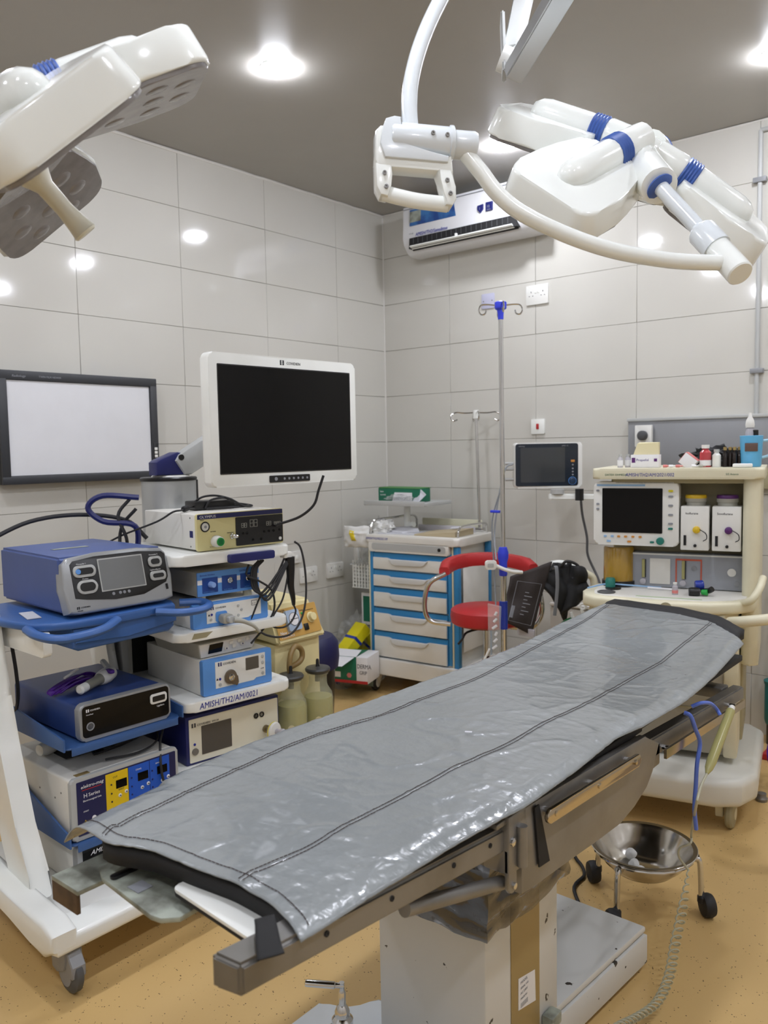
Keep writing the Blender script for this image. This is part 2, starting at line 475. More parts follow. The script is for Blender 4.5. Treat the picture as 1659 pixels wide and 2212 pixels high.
def wpart(name, g, m, root, label=None):     # world-space geometry as a part
    g.bm.transform(root.matrix_world.inverted()); return put(name, g, m, root, label)
S0 = Vector((2.735,-2.347,2.118)); S1 = Vector((2.829,-2.448,2.022)); S2 = Vector((2.932,-2.479,1.900)); S3 = Vector((2.968,-2.492,1.858)); S4 = Vector((3.027,-2.528,1.791))
wpart('stem_socket', G().lathe([(.050, 0), (.044, .45*(S1-S0).length), (.040, (S1-S0).length), (.030, (S1-S0).length+.003)], S0, S1-S0, 24), 'lampwhite', rl)
wpart('stem_ring', G().lathe([(.030, 0), (.031, .004), (.026, .008), (.018, .009)], S1, S2-S1, 24), 'lampblue', rl)
wpart('stem', G().cyl(S1, S2, .0165, None, 20), 'lampgrey', rl)
wpart('stem_collar', G().lathe([(.017, -.012), (.028, 0), (.030, .004), (.030, (S3-S2).length+.002)], S2, S3-S2, 24), 'lampgrey', rl)
wpart('end_joint', G().lathe([(.026, 0), (.0265, .003), (.0265, (S4-S3).length-.003), (.024, (S4-S3).length)], S3, S4-S3, 28), 'lampwhite', rl)
YK = [(2.614,-2.889,2.033),(2.641,-2.871,1.992),(2.667,-2.853,1.950),(2.706,-2.824,1.910),(2.772,-2.760,1.868),(2.837,-2.689,1.840),(2.909,-2.611,1.824),(2.962,-2.553,1.820),(3.000,-2.515,1.820)]
wpart('yoke_tube', G().tube(YK, .0158, 16, 6), 'lampwhite', rl)
J0 = Vector((2.515,-2.996,2.053)); J1 = Vector((2.594,-2.904,2.048)); J2 = Vector((2.628,-2.870,2.044))
jd = (J2-J0).normalized()
wpart('joint_barrel', G().lathe([(.029, 0), (.0315, .004), (.0315, (J1-J0).length-.008), (.0345, (J1-J0).length-.006), (.0345, (J1-J0).length), (.030, (J1-J0).length+.003)], J0, jd, 28), 'lampgrey', rl)
wpart('joint_collar', G().lathe([(.027, (J1-J0).length), (.0275, (J2-J0).length-.005), (.025, (J2-J0).length)], J0, jd, 28), 'lampgrey', rl)
# grip block, built in the plane of the barrel axis and the vertical
xa = jd; za = Vector((-0.075,0.039,0.998)); za = (za-xa*za.dot(xa)).normalized(); ya = za.cross(xa)   # ya points away from the camera side
tiltm = Matrix.Rotation(R_(22), 3, za); 
def gm(o): return Matrix(((xa.x, ya.x, za.x, o.x), (xa.y, ya.y, za.y, o.y), (xa.z, ya.z, za.z, o.z), (0, 0, 0, 1)))
g = G(); g.M = gm(J0)
# plate with an opening: upper slab, two side posts, lower grip bar
g.prism([(-.030, .006), (-.022, .016), (.0, .018), (.006, -.03), (.118, -.03), (.122, -.062), (-.024, -.062), (-.030, -.05)], 'y', -.020, .022, .004, 2)
put_g = g; wpart('grip_plate', g, 'lampwhite', rl)
g = G(); g.M = gm(J0)
g.prism([(-.030, -.055), (.002, -.055), (.004, -.075), (.002, -.098), (-.004, -.118), (-.018, -.116), (-.027, -.10)], 'y', -.020, .022, .005, 2)
wpart('grip_post', g, 'lampwhite', rl)
g = G(); g.M = gm(J0)
g.prism([(.088, -.055), (.120, -.055), (.127, -.09), (.130, -.112), (.122, -.126), (.108, -.126), (.104, -.10), (.098, -.078)], 'y', -.020, .022, .005, 2)
wpart('grip_post', g, 'lampwhite', rl)
g = G(); g.M = gm(J0)
g.tube([(-.012, -.002, -.106), (.02, -.002, -.112), (.06, -.002, -.117), (.115, -.002, -.119)], .0125, 12, 5, flat=1.25); wpart('grip_bar', g, 'lampwhite', rl)
g = G(); g.M = gm(J0)
g.prism([(-.012, .028), (.004, .034), (.018, .033), (.02, -.02), (.112, -.034), (.110, -.046), (-.012, -.046), (-.022, -.02), (-.018, .01)], 'y', -.026, .004, .003, 2); wpart('barrel_saddle', g, 'lampgrey', rl)
for (x, z, y) in ((.078, .004, -.033), (.106, .003, -.033), (-.012, -.075, -.022), (-.008, -.101, -.022), (.110, -.079, -.022), (.117, -.104, -.022)):
    g = G(); g.M = gm(J0); g.lathe([(.0042, 0), (.0042, .0035), (.002, .0037), (.0018, .002)], (x, y+.002, z), (0, -1, 0), 12); wpart('screw', g, 'steel', rl)
UT = [(2.542,-2.965,2.069),(2.535,-2.960,2.114),(2.529,-2.946,2.168),(2.525,-2.918,2.233),(2.520,-2.875,2.305),(2.516,-2.817,2.387),(2.510,-2.733,2.493)]
UT += [(2.51+.03, -2.733+.05, 2.60), (2.62, -2.55, 2.72), (2.75, -2.45, 2.80)]
wpart('upper_tube', G().tube(UT, .0155, 16, 6), 'lampgrey', rl)
wpart('ceiling_mount', G().cyl((2.75, -2.45, 2.74), (2.75, -2.45, 2.986), .04, None, 24), 'lampwhite', rl)

ll = light_head('surgical_light', 'large white surgical light tilted at the upper left, with a cream handle',
    (2.157,-3.567,1.972), (0.559,0.534,0.634), (-0.247,-0.623,0.742), [(8, True, 16), (-72, True, 16), (98, True, 16), (188, True, 16)], True)
c0 = Vector((2.073,-3.572,2.093))
wpart('arm_tube', G().tube([Vector((2.150,-3.569,2.014)), c0, Vector((1.922,-3.580,2.240)), (1.75, -3.65, 2.70), (1.80, -3.60, 2.86)], .018, 14, 6), 'lampgrey', ll)
wpart('ceiling_mount', G().cyl((1.80, -3.60, 2.82), (1.80, -3.60, 2.986), .04, None, 20), 'lampwhite', ll)

# grey spring arm of a ceiling pendant, elbow hanging down
t = thing('pendant_boom', 'grey jointed pendant arm hanging from the ceiling above the lamp yoke', 'ceiling arm', (2.22, -1.85, 2.986))
def beam(g, a, b, w0, h0, w1=None, h1=None, up=(0, 0, 1), bev=.004):
    a, b = Vector(a), Vector(b); d = (b-a).normalized(); u = d.cross(Vector(up)).normalized(); v = u.cross(d)
    w1 = w1 or w0; h1 = h1 or h0
    P = [a-u*w0/2-v*h0/2, a+u*w0/2-v*h0/2, a+u*w0/2+v*h0/2, a-u*w0/2+v*h0/2]
    Q = [b-u*w1/2-v*h1/2, b+u*w1/2-v*h1/2, b+u*w1/2+v*h1/2, b-u*w1/2+v*h1/2]
    n0 = len(g.bm.faces); g.hexa([P[0], P[1], P[2], P[3], Q[0], Q[1], Q[2], Q[3]])
    g.bm.faces.ensure_lookup_table(); es = list({e for f in g.bm.faces[n0:] for e in f.edges})
    bmesh.ops.bevel(g.bm, geom=es, offset=bev, segments=2, affect='EDGES'); return g
TA = Matrix.Translation((-2.22, 1.85, -2.986))
E0 = (2.302,-2.188,2.492); E1 = (2.571,-2.269,2.694); E2 = (2.162,-1.871,2.897)
g = G(); g.M = TA; beam(g, E0, E1, .052, .055, .06, .062, (0, .3, 1)); put('lower_arm', g, 'alu', t)
g = G(); g.M = TA; beam(g, (2.276,-2.149,2.570), E2, .040, .055, .050, .06, (0, 0, 1)); put('upper_arm', g, 'plasticgrey', t)
g = G(); g.M = TA; g.cyl((2.259,-2.177,2.559), (2.296,-2.148,2.538), .036, None, 24); put('elbow', g, 'plastic', t)
g = G(); g.M = TA; beam(g, (2.231,-2.122,2.696), (2.280,-2.192,2.497), .012, .060, .012, .045); put('side_plate', g, 'plasticgrey', t)
g = G(); g.M = TA; g.tube([E2, (2.178,-1.824,2.981), (2.22, -1.85, 2.985)], .03, 12, 5); put('hanger', g, 'plastic', t)

# ================================================================ OPERATING TABLE
tb = thing('operating_table', 'steel operating table under the grey vinyl cover, on a chipped white column', 'operating table', (2.5, -2.75, 0))
OT = Matrix.Translation((-2.5, 2.75, 0))
def tp(name, g, m, label=None, sharp=38):
    g.bm.transform(OT); return put(name, g, m, tb, label, sharp=sharp)
# foot section side beams (square tubes), right and left
for side, x0, x1 in (('r', 2.742, 2.790), ('l', 2.262, 2.305)):
    g = G(); g.hexa([(x0, -3.660, .789), (x1, -3.650, .789), (x1, -3.015, .727), (x0, -3.015, .727),
                     (x0, -3.660, .836), (x1, -3.650, .832), (x1, -3.015, .774), (x0, -3.015, .774)])
    bmesh.ops.bevel(g.bm, geom=list(g.bm.edges), offset=.006, segments=3, affect='EDGES')
    if side == 'l': g = G(); g.box(x0, x1, -3.5, -3.02, .74, .775, .006)
    fb = tp('side_beam', g, 'steel')
for y, z in ((-3.50, .801), (-3.36, .788), (-3.20, .773), (-3.09, .763)):
    g = G(); g.lathe([(.0045, 0), (.0045, .0012), (.0025, .0014), (.002, .0004)], (2.7905, y, z), (1, 0, 0), 12); tp('bolt_hole', g, 'blackm')
# hinge block and latch at the joint
g = G(); g.box(2.745, 2.802, -3.045, -2.985, .690, .800, .005); tp('hinge_block', g, 'steel')
g = G(); g.cyl((2.808, -3.012, .700), (2.808, -3.012, .775), .010, None, 16); tp('hinge_pin', g, 'steel')
g = G(); g.prism(rrect(-3.045, -3.018, .655, .745, .010), 'x', 2.792, 2.800, .002); tp('latch_plate', g, 'steel')
g = G(); g.lathe([(.008, 0), (.008, .006), (.004, .008)], (2.800, -3.035, .752), (1, 0, 0), 12); tp('bolt', g, 'chrome')
g = G(); g.lathe([(.006, 0), (.006, .005), (.003, .006)], (2.800, -3.030, .668), (1, 0, 0), 12); tp('bolt', g, 'chrome')
g = G(); g.box(2.750, 2.795, -3.075, -3.035, .785, .795, .002); tp('latch_plate', g, 'steel')
g = G(); g.cyl((2.765, -3.30, .735), (2.775, -3.03, .665), .013, None, 14); tp('strut', g, 'steel')
# middle section: deep side plates
PL = [(-2.998, .797), (-2.89, .793), (-2.43, .772), (-2.385, .745), (-2.345, .731), (-2.375, .700), (-2.385, .672), (-2.42, .645), (-2.49, .622), (-2.571, .612), (-2.70, .618), (-2.80, .625), (-2.96, .634), (-2.999, .637)]
for x0, x1 in ((2.782, 2.800), (2.215, 2.233)):
    g = G(); g.prism(PL, 'x', x0, x1, .003); tp('side_plate', g, 'steel')
g = G(); g.prism(rrect(-2.945, -2.515, .745, .772, .012), 'x', 2.8165, 2.825, .002)
g.bm.transform(Matrix.Translation((0, -2.73, .76)) @ Matrix.Rotation(R_(-2.6), 4, 'X') @ Matrix.Translation((0, 2.73, -.76)))
tp('accessory_rail', g, 'steelrail')
for y, z in ((-2.915, .768), (-2.73, .759), (-2.545, .751)):
    g = G(); g.cyl((2.798, y, z), (2.818, y, z), .007, None, 12); tp('rail_spacer', g, 'chrome')
    g = G(); g.lathe([(.006, 0), (.006, .002), (.003, .003)], (2.825, y, z), (1, 0, 0), 12); tp('bolt', g, 'steelrail')
# head section frame beyond the joint
g = G(); g.hexa([(2.75, -2.40, .690), (2.785, -2.40, .690), (2.785, -1.62, .655), (2.75, -1.62, .655), (2.75, -2.40, .742), (2.785, -2.40, .742), (2.785, -1.62, .696), (2.75, -1.62, .696)])
bmesh.ops.bevel(g.bm, geom=list(g.bm.edges), offset=.004, segments=2, affect='EDGES'); tp('side_beam', g, 'steel')
g = G(); g.hexa([(2.805, -2.33, .688), (2.812, -2.33, .688), (2.812, -1.70, .655), (2.805, -1.70, .655), (2.805, -2.33, .712), (2.812, -2.33, .712), (2.812, -1.70, .678), (2.805, -1.70, .678)])
tp('accessory_rail', g, 'steelrail')
for y, z in ((-2.29, .70), (-1.78, .676)):
    g = G(); g.cyl((2.78, y, z), (2.808, y, z), .008, None, 12); tp('rail_spacer', g, 'chrome')
g = G(); g.box(2.225, 2.785, -2.36, -2.30, .66, .72, .006); tp('cross_member', g, 'steel')
g = G(); g.box(2.225, 2.785, -2.98, -2.88, .65, .73, .006); tp('cross_member', g, 'steel')
g = G(); g.box(2.26, 2.745, -1.70, -1.64, .665, .70, .005); tp('cross_member', g, 'steel')
# table boards
g = G(); g.box(2.235, 2.780, -2.97, -2.40, .770, .790, .004); tp('table_board', g, 'blackm')
g = G(); g.box(2.235, 2.745, -2.39, -1.50, .745, .765, .004); tp('table_board', g, 'blackm')
# foot end boards below the mattress
g = G(); g.prism([(2.325, -3.565), (2.330, -3.45), (2.55, -3.45), (2.555, -3.57), (2.535, -3.590), (2.515, -3.594), (2.36, -3.580)], 'z', .762, .771, .002); tp('foot_board', g, 'wornmetal', 'scuffed grey metal foot board with a strip of tape')
g = G(); g.box(2.420, 2.450, -3.572, -3.545, .7714, .7722); tp('tape_piece', g, 'print_grey')
g = G(); g.rbox(2.372, 2.386, -3.575, -3.52, .7715, .776, .005, .001, 'z'); tp('hinge_leaf', g, 'blackp')
g = G(); g.box(2.262, 2.345, -3.615, -3.520, .749, .757, .001); g.box(2.262, 2.268, -3.615, -3.585, .7, .7495, .001)
gb = G(); gb.box(2.262, 2.340, -3.615, -3.608, .715, .7495, .001)
tp('angle_bracket', gb, 'rust')
g = G(); g.box(2.262, 2.345, -3.615, -3.520, .749, .757, .001); tp('angle_bracket', g, 'wornmetal')
g = G(); g.prism(rrect(0, .215, 0, .044, .012), 'z', 0, .005, .0015)
g.bm.transform(Matrix.Translation((2.516, -3.556, .793)) @ Matrix.Rotation(R_(-4), 4, 'Z')); tp('white_board', g, 'white', 'white plastic board edge under the cover')
g = G(); g.prism(rrect(0, .215, 0, .044, .012), 'z', -.006, 0, .001)
g.bm.transform(Matrix.Translation((2.516, -3.556, .793)) @ Matrix.Rotation(R_(-4), 4, 'Z')); tp('white_board_backing', g, 'blackm')
SPT = [(2.742,-3.586,0.838),(2.758,-3.565,0.838),(2.817,-3.602,0.838),(2.799,-3.631,0.838)]
g = G(); g.grid(lambda a, b: tuple(Vector(SPT[0]).lerp(Vector(SPT[1]), a).lerp(Vector(SPT[3]).lerp(Vector(SPT[2]), a), b)+Vector((0, 0, .004*math.sin(5*b+a)+.006*(1-b)))), 6, 12)
k_ = tp('strap', g, 'blackm', sharp=180); md = k_.modifiers.new('s', 'SOLIDIFY'); md.thickness = .002
g = G(); g.prism([(2.962, .79), (2.945, .79), (2.905, .665), (2.945, .668)], 'x', 0, .003)
g.bm.transform(Matrix(((1,0,0,2.803),(0,-1,0,0),(0,0,1,0),(0,0,0,1)))); tp('strap', g, 'blackm')
g = G(); g.box(2.60, 2.603, -3.33, -3.30, .655, .70); tp('strap', g, 'blackm')
# column and base
g = G(); g.box(2.372, 2.660, -2.910, -2.600, .13, .56, .006, 2); tp('column', g, 'paintchip', 'chipped white painted column')
g = G(); g.box(2.6605, 2.6618, -2.812, -2.690, .135, .52); tp('brown_tape', g, 'browntape')
g = G(); g.prism([(-2.784, .229), (-2.709, .212), (-2.712, .286), (-2.783, .301)], 'x', 2.662, 2.6626); st = tp('sticker', g, 'print_white')
text([('MODEL', -.030, .030, .009), ('SERIAL NO', -.030, .018, .007), ('AC 230V', -.030, .006, .008), ('MADE IN', -.030, -.006, .007), ('||||||||||', -.030, -.022, .012)], 'print_grey', tb, (90, 0, 90), base=(2.6628-2.5, -2.745+2.75, .254))
g = G(); g.box(2.380, 2.650, -2.90, -2.61, .555, .66, .004); tp('column_lift', g, 'steel')
g = G(); g.box(2.25, 2.75, -2.95, -2.55, .655, .675, .004); tp('lift_plate', g, 'steel')
g = G(); g.prism([(2.30, -2.60), (2.30, -2.14), (2.692, -2.145), (2.660, -2.60)], 'z', .022, .105, .004); tp('base_housing', g, 'paintchip')
g = G(); g.prism([(2.305, -2.62), (2.305, -2.145), (2.688, -2.150), (2.655, -2.62)], 'z', .110, .130, .006); tp('base_lid', g, 'paintchip')
P = [(2.195, -3.30), (2.195, -2.93)] + [(2.195+.105*math.sin(R_(a)), -2.93+.100*(1-math.cos(R_(a)))+.0) for a in range(15, 91, 15)] + [(2.37, -2.83), (2.37, -2.60), (2.665, -2.60), (2.69, -3.30)]
g = G(); g.prism(P, 'z', .022, .125, .006); tp('base_plate', g, 'lampgrey')
for x, y in ((2.25, -3.2), (2.64, -3.2), (2.35, -2.2), (2.63, -2.2)):
    g = G(); g.cyl((x, y, 0), (x, y, .03), .03, None, 16); tp('foot', g, 'rubber')
g = G(); g.tube([(2.665, -2.66, .14), (2.69, -2.68, .145), (2.72, -2.72, .12), (2.74, -2.80, .05), (2.76, -2.95, .008)], .005, 8, 6); tp('power_lead', g, 'coiltube')
g = G(); g.box(2.6605, 2.69, -2.68, -2.635, .130, .16, .005); tp('lead_socket', g, 'wornmetal')
# chrome release crank on the base plate
cx, cy = 2.338, -3.0
g = G(); g.lathe([(.030, 0), (.030, .012), (.022, .016), (.0215, .045), (.024, .048), (.024, .062), (.020, .067), (.017, .070), (.017, .080), (.012, .092), (.0085, .096), (.0085, .125), (.006, .13)], (cx, cy, .125), n=24); tp('crank_post', g, 'chrome')
g = G(); g.box(cx-.033, cx-.018, cy-.018, cy+.018, .125, .165, .004); tp('crank_lug', g, 'chrome')
g = G(); g.box(cx+.016, cx+.030, cy-.018, cy+.018, .125, .172, .005); tp('crank_lug', g, 'chrome')
g = G(); g.cyl((cx, cy, .245), (cx, cy, .272), .0062, None, 12); tp('crank_joint', g, 'chrome')
g = G(); g.lathe([(.001, 0), (.0055, .001), (.0062, .004), (.0062, .055), (.007, .058), (.007, .064), (.004, .068)], (2.325,-3.070,0.321), (0.075,0.011,0.011), 14)
g.bm.transform(Matrix.Identity(4)); 
g = G(); g.lathe([(.001, -.085), (.0070, -.083), (.0078, -.078), (.0078, -.018), (.006, -.016), (.006, 0), (.003, .004)], (cx+.002, cy, .265), (.767, .642, -.10), 14); tp('crank_handle', g, 'chrome')
g = G(); g.tube([(2.478, -2.935, .125), (2.452, -2.955, .165), (2.470, -2.99, .125)], .006, 10, 3); tp('lock_lever', g, 'chrome')

# plastic bag wrapped round the column top
bg = G()
def bagf(ring, i):
    a = i/80; P4 = [(2.362, -2.925), (2.672, -2.925), (2.672, -2.590), (2.362, -2.590)]
    q = a*4; k = int(q) % 4; t = q-int(q); p = Vector(P4[k]).lerp(Vector(P4[(k+1) % 4]), t)
    z, out = ring; n = noise.noise(Vector((p.x*9, p.y*9, z*16)))*1.3
    n2 = (1-abs(noise.noise(Vector((p.x*16+z*14, p.y*16-z*10, z*12))))*4)
    c = Vector((2.517, -2.757)); d = (p-c).normalized()
    p = p+d*max(.002, out+.012*n+.006*n2); return (p.x, p.y, z+.014*n)
rg = [(.456+.010*i, .004+.0022*i+.004*math.sin(i*1.1)) for i in range(20)]
bg.rings([[bagf(r, i) for i in range(80)] for r in rg], caps=False)
one('plastic_bag', bg, 'bagplastic', 'dark clear plastic sheet taped around the top of the table column', 'plastic sheet')

# mattress and cover
def interp(T, y):
    for (a, p), (b, q) in zip(T, T[1:]):
        if a <= y <= b or (b == T[-1][0] and y > b):
            t = (y-a)/(b-a); t = max(0, min(1, t)); return p+(q-p)*t
    return T[0][1]
LEFT = [(0, 2.236), (.10, 2.199), (.2, 2.176), (.34, 2.184), (.49, 2.198), (.6, 2.202), (.7, 2.191), (.84, 2.182), (1, 2.198)]
RIGHT = [(0, 2.800), (.07, 2.800), (.13, 2.806), (.19, 2.809), (.28, 2.825), (.39, 2.820), (.52, 2.803), (.54, 2.821), (.69, 2.834), (.85, 2.816), (1, 2.797)]
NEAR = [(0, -3.577), (.06, -3.570), (.25, -3.577), (.38, -3.547), (.53, -3.541), (.69, -3.529), (.84, -3.531), (1, -3.557)]
FAR = [(0, -1.44), (.5, -1.448), (.75, -1.51), (1, -1.67)]
def sm(T, u): return (interp(T, u-.02)+interp(T, u)+interp(T, u+.02))/3 if .02 < u < .98 else interp(T, u)
def cover(u, v):
    x = sm(LEFT, v)*(1-u)+sm(RIGHT, v)*u; y = sm(NEAR, u)*(1-v)+sm(FAR, u)*v
    p = Vector((x, y, 0))
    z = .832+max(0, y+2.0)*.068
    n = noise.noise(Vector((x*2.6, y*1.3, 0)))*.004 + noise.noise(Vector((x*5+y*4, y*7-x*3, 3)))*.0018
    for sx, sy, k, am, wd in ((5, 9, 11, .0028, .10), (-7, 5, 23, .0020, .08), (13, 17, 31, .0012, .10), (3, 21, 47, .0012, .12)):
        rid = abs(noise.noise(Vector((x*sx-y*sy*.5, y*sy*.6+x*sx*.6, k)))); n += am*(max(0, wd-rid)/wd)**2*(.5+.5*noise.noise(Vector((x*3, y*3, k))))
    z += n
    e = min(u, 1-u); 
    if e < .07: z -= (.07-e)**2*(6.0 if u < .5 else 2.6)
    if u < .06 and v > .3: z -= (.06-u)*.25
    if v < .02: z += 0
    if u < .12 and v < .1: z -= (.12-u)*.10
    return (x, y, z)
def mattf(u, v):
    vv = .003+1.037*v; u0 = .07+.13*max(0, 1-vv/.12); uu = u0+(.945-u0)*u; p = cover(uu, min(vv, .985)); y = sm(NEAR, uu)*(1-vv)+sm(FAR, uu)*vv
    up = max(0, min(1, (vv-.985)/.02))*.015
    return (p[0], y, min(p[2], .832+max(0, y+2.0)*.068)-.0085+up)
g = G(); g.grid(mattf, 40, 160); o = one('mattress', g, 'blackm', 'thin black mattress sandwiched between the table frame and the grey cover', 'mattress')
md = o.modifiers.new('s', 'SOLIDIFY'); md.thickness = .030; md.offset = -1
cv = thing('table_cover', 'grey vinyl table cover with stitched seams, draped along the whole operating table', 'cover', (2.5, -2.6, .83))
CM = Matrix.Translation((-2.5, 2.6, -.83))
g = G(); g.M = CM; NU, NV = 110, 330; g.grid(cover, NU, NV)
o = put('sheet', g, 'pvc', cv, sharp=180); md = o.modifiers.new('s', 'SOLIDIFY'); md.thickness = .0022; md.offset = -1
def seam(pts, name='seam_stitching'):      # dashed thread along (u, v) points
    g = G(); g.M = CM; L = [cover(*p) for p in pts]
    for i in range(0, len(L)-1, 1):
        a, b = Vector(L[i]), Vector(L[i+1]); d = b-a
        a = a+Vector((0, 0, .0012)); b = b+Vector((0, 0, .0012))-d*.22
        g.cyl(a, b, .0008, None, 4)
    put(name, g, 'stitch', cv, kind='stuff')
def hem(pts):                               # raised double layer of the seam
    g = G(); g.M = CM; g.tube([tuple(Vector(cover(*p))+Vector((0, 0, -.0005))) for p in pts], .0030, 6, 1, flat=.45); put('seam_welt', g, 'pvc', cv)
def ux(x, v):
    a, b = sm(LEFT, v), sm(RIGHT, v); return (x-a)/(b-a)
SR = [(0, 2.637), (.02, 2.632), (.07, 2.648), (.11, 2.637), (.2, 2.643), (.27, 2.638), (.36, 2.656), (.44, 2.647), (.52, 2.664), (.75, 2.666), (1, 2.651)]
SL = [(0, 2.352), (.015, 2.330), (.06, 2.330), (.1, 2.314), (.16, 2.305), (.25, 2.289), (.35, 2.325), (.42, 2.322), (.52, 2.334), (.6, 2.319), (.73, 2.284), (.88, 2.282), (1, 2.257)]
for T in (SR, SL):
    for dx in (-.0045, .0045):
        seam([(ux(sm(T, .005+i/260)+dx, .005+i/260), .005+i/260) for i in range(258)])
    hem([(ux(sm(T, .003+i/120), .003+i/120), .003+i/120) for i in range(119)])
seam([(.01+i/72, .012) for i in range(71)])
one('paper_scrap', G().box(-.008, .008, -.003, .003, 0, .002, .0008), 'paper', 'tiny white scrap lying on the middle of the grey table cover', 'scrap', loc=(2.557,-2.811,0.837), rot=(.2, 0, .5))

# ================================================================ TOWER OF SCOPE EQUIPMENT (white trolley)
def T2p(x, y, z):
    a = R_(82); return (1.3+math.cos(a)*x-math.sin(a)*y, -2.57+math.sin(a)*x+math.cos(a)*y, z)
def T1p(x, y, z):
    a = R_(88); return (1.3+math.cos(a)*x-math.sin(a)*y, -3.03+math.sin(a)*x+math.cos(a)*y, z)
def T2t(name, label, cat, x, y, z, group=None, dr=0): return thing(name, label, cat, T2p(x, y, z), 82+dr, group)
def T1t(name, label, cat, x, y, z, group=None, dr=0): return thing(name, label, cat, T1p(x, y, z), 88+dr, group)
def logo(m, parent, x, z, s, y=-.001, name='logo'):       # two facing brackets
    s *= 1.0
    for sx in (1, -1):
        P = [(0, -s*.5), (0, s*.5), (s*.42, s*.5), (s*.42, s*.22), (s*.24, s*.22), (s*.24, s*.13), (s*.42, s*.13), (s*.42, -.13*s), (s*.24, -.13*s), (s*.24, -.22*s), (s*.42, -.22*s), (s*.42, -.5*s)]
        P = [(x+(p[0] if sx > 0 else s*1.08-p[0]), z+p[1]) for p in P]
        put(name, G().prism(P, 'y', y-.0006, y), m, parent)
def button(parent, x, z, r, m='plasticgrey', y=0, name='button', n=16):
    return put(name, G().lathe([(r, 0), (r, .0015), (r*.8, .0025), (0, .0028)], (x, y, z), (0, -1, 0), n), m, parent)
def panel(parent, x0, x1, z0, z1, m, y=0, t=.001, r=.002, name='panel', label=None):
    return put(name, G().rbox(x0, x1, y-t, y, z0, z1, r), m, parent, label)
def case(parent, w, d, h, m, b=.005, y0=0, name='case', label=None):
    return put(name, G().box(0, w, y0, d, 0, h, b), m, parent, label)
def screw(parent, p, d=(0, -1, 0), r=.003): return put('screw', G().lathe([(r, 0), (r, .001), (0, .0015)], p, d, 10), 'steel', parent)

ct = T2t('equipment_trolley', 'white four shelf equipment trolley carrying the scope units and the monitor arm', 'trolley', 0, 0, 0)
def shelf(z0, z1, x0, x1, lab=None):
    P = rrect(x0, x1, -.045, .46, .035, 6)
    s_ = put('shelf', G().prism(P, 'z', z0, z1, .007, 3), 'white', ct, lab); return s_
s1 = shelf(1.082, 1.119, -.105, .358)
shelf(.830, .862, -.105, .342); s3 = shelf(.590, .626, -.085, .345); shelf(.362, .396, -.11, .345); shelf(.10, .14, -.11, .345)
put('front_handle', G().prism(rrect(.090, .270, 1.080, 1.108, .004), 'y', -.066, -.044, .004, 2), 'navy', ct)
for x in (-.10, .325): put('upright', G().box(x, x+.03, .40, .46, .12, 1.09, .006), 'plasticgrey', ct)
put('back_panel', G().box(-.07, .325, .455, .463, .14, 1.08), 'blackm', ct)
for x in (-.08, .31):
    for y in (-.0, .42):
        c_ = put('caster', G().box(x-.02, x+.02, y-.022, y+.022, .07, .10, .004), 'plasticgrey', ct)
        put('wheel', G().lathe([(.045, -.014), (.050, -.010), (.050, .010), (.045, .014)], (x, y, .05), (1, 0, 0), 20), 'rubber', c_)
text([('AMISH/TH2/AM/0021', 0, 0, .030, .86, .1)], 'print_blue', ct, (90, 0, 0), base=(-.035, -.0458, .598))
put('scuff', G().prism([(-.055, .838), (.0, .838), (.025, .855), (-.045, .857)], 'y', -.0456, -.0448), 'creamdark', ct)
# pedestal of the monitor arm with the cable cover, and the arm itself
PX, PY = .145, .46
put('pedestal', G().lathe([(.103, 0), (.103, .245)], (PX, PY, 1.105), n=40), 'alu', ct, 'grey metal cylinder carrying the monitor arm')
put('pedestal_cap', G().lathe([(.107, 0), (.108, .010), (.104, .014), (.05, .016)], (PX, PY, 1.349), n=40), 'blackp', ct)
put('cable_slot', G().box(PX+.095, PX+.108, PY-.035, PY-.005, 1.12, 1.35, .002), 'blackp', ct)
put('cable_slot', G().box(PX+.102, PX+.112, PY+.0, PY+.025, 1.12, 1.345, .002), 'blackp', ct)
ar = put('arm_base', G().lathe([(.075, 0), (.070, .006), (.03, .008)], (PX, PY-.02, 1.364), n=30), 'plastic', ct)
g = G(); g.prism([(.06, 1.372), (.185, 1.372), (.215, 1.380), (.165, 1.455), (.148, 1.458), (.075, 1.430), (.06, 1.42)], 'y', PY-.075, PY-.005, .006, 2); put('arm_bracket', g, 'navy', ct)
g = G(); g.prism([(.135, 1.425), (.150, 1.448), (.32, 1.545), (.36, 1.50), (.36, 1.46), (.20, 1.372), (.172, 1.372)], 'y', PY-.088, PY-.028, .008, 2); put('swing_arm', g, 'plasticgrey', ct)
put('arm_pivot', G().cyl((.155, PY-.092, 1.438), (.155, PY-.086, 1.438), .011, None, 18), 'blackp', ct)
g = G(); g.tube([(.33, PY-.06, 1.52), (.38, PY-.20, 1.56), (.33, .02, 1.57), (.24, -.13, 1.57)], .022, 10, 5); put('swing_arm', g, 'plasticgrey', ct)

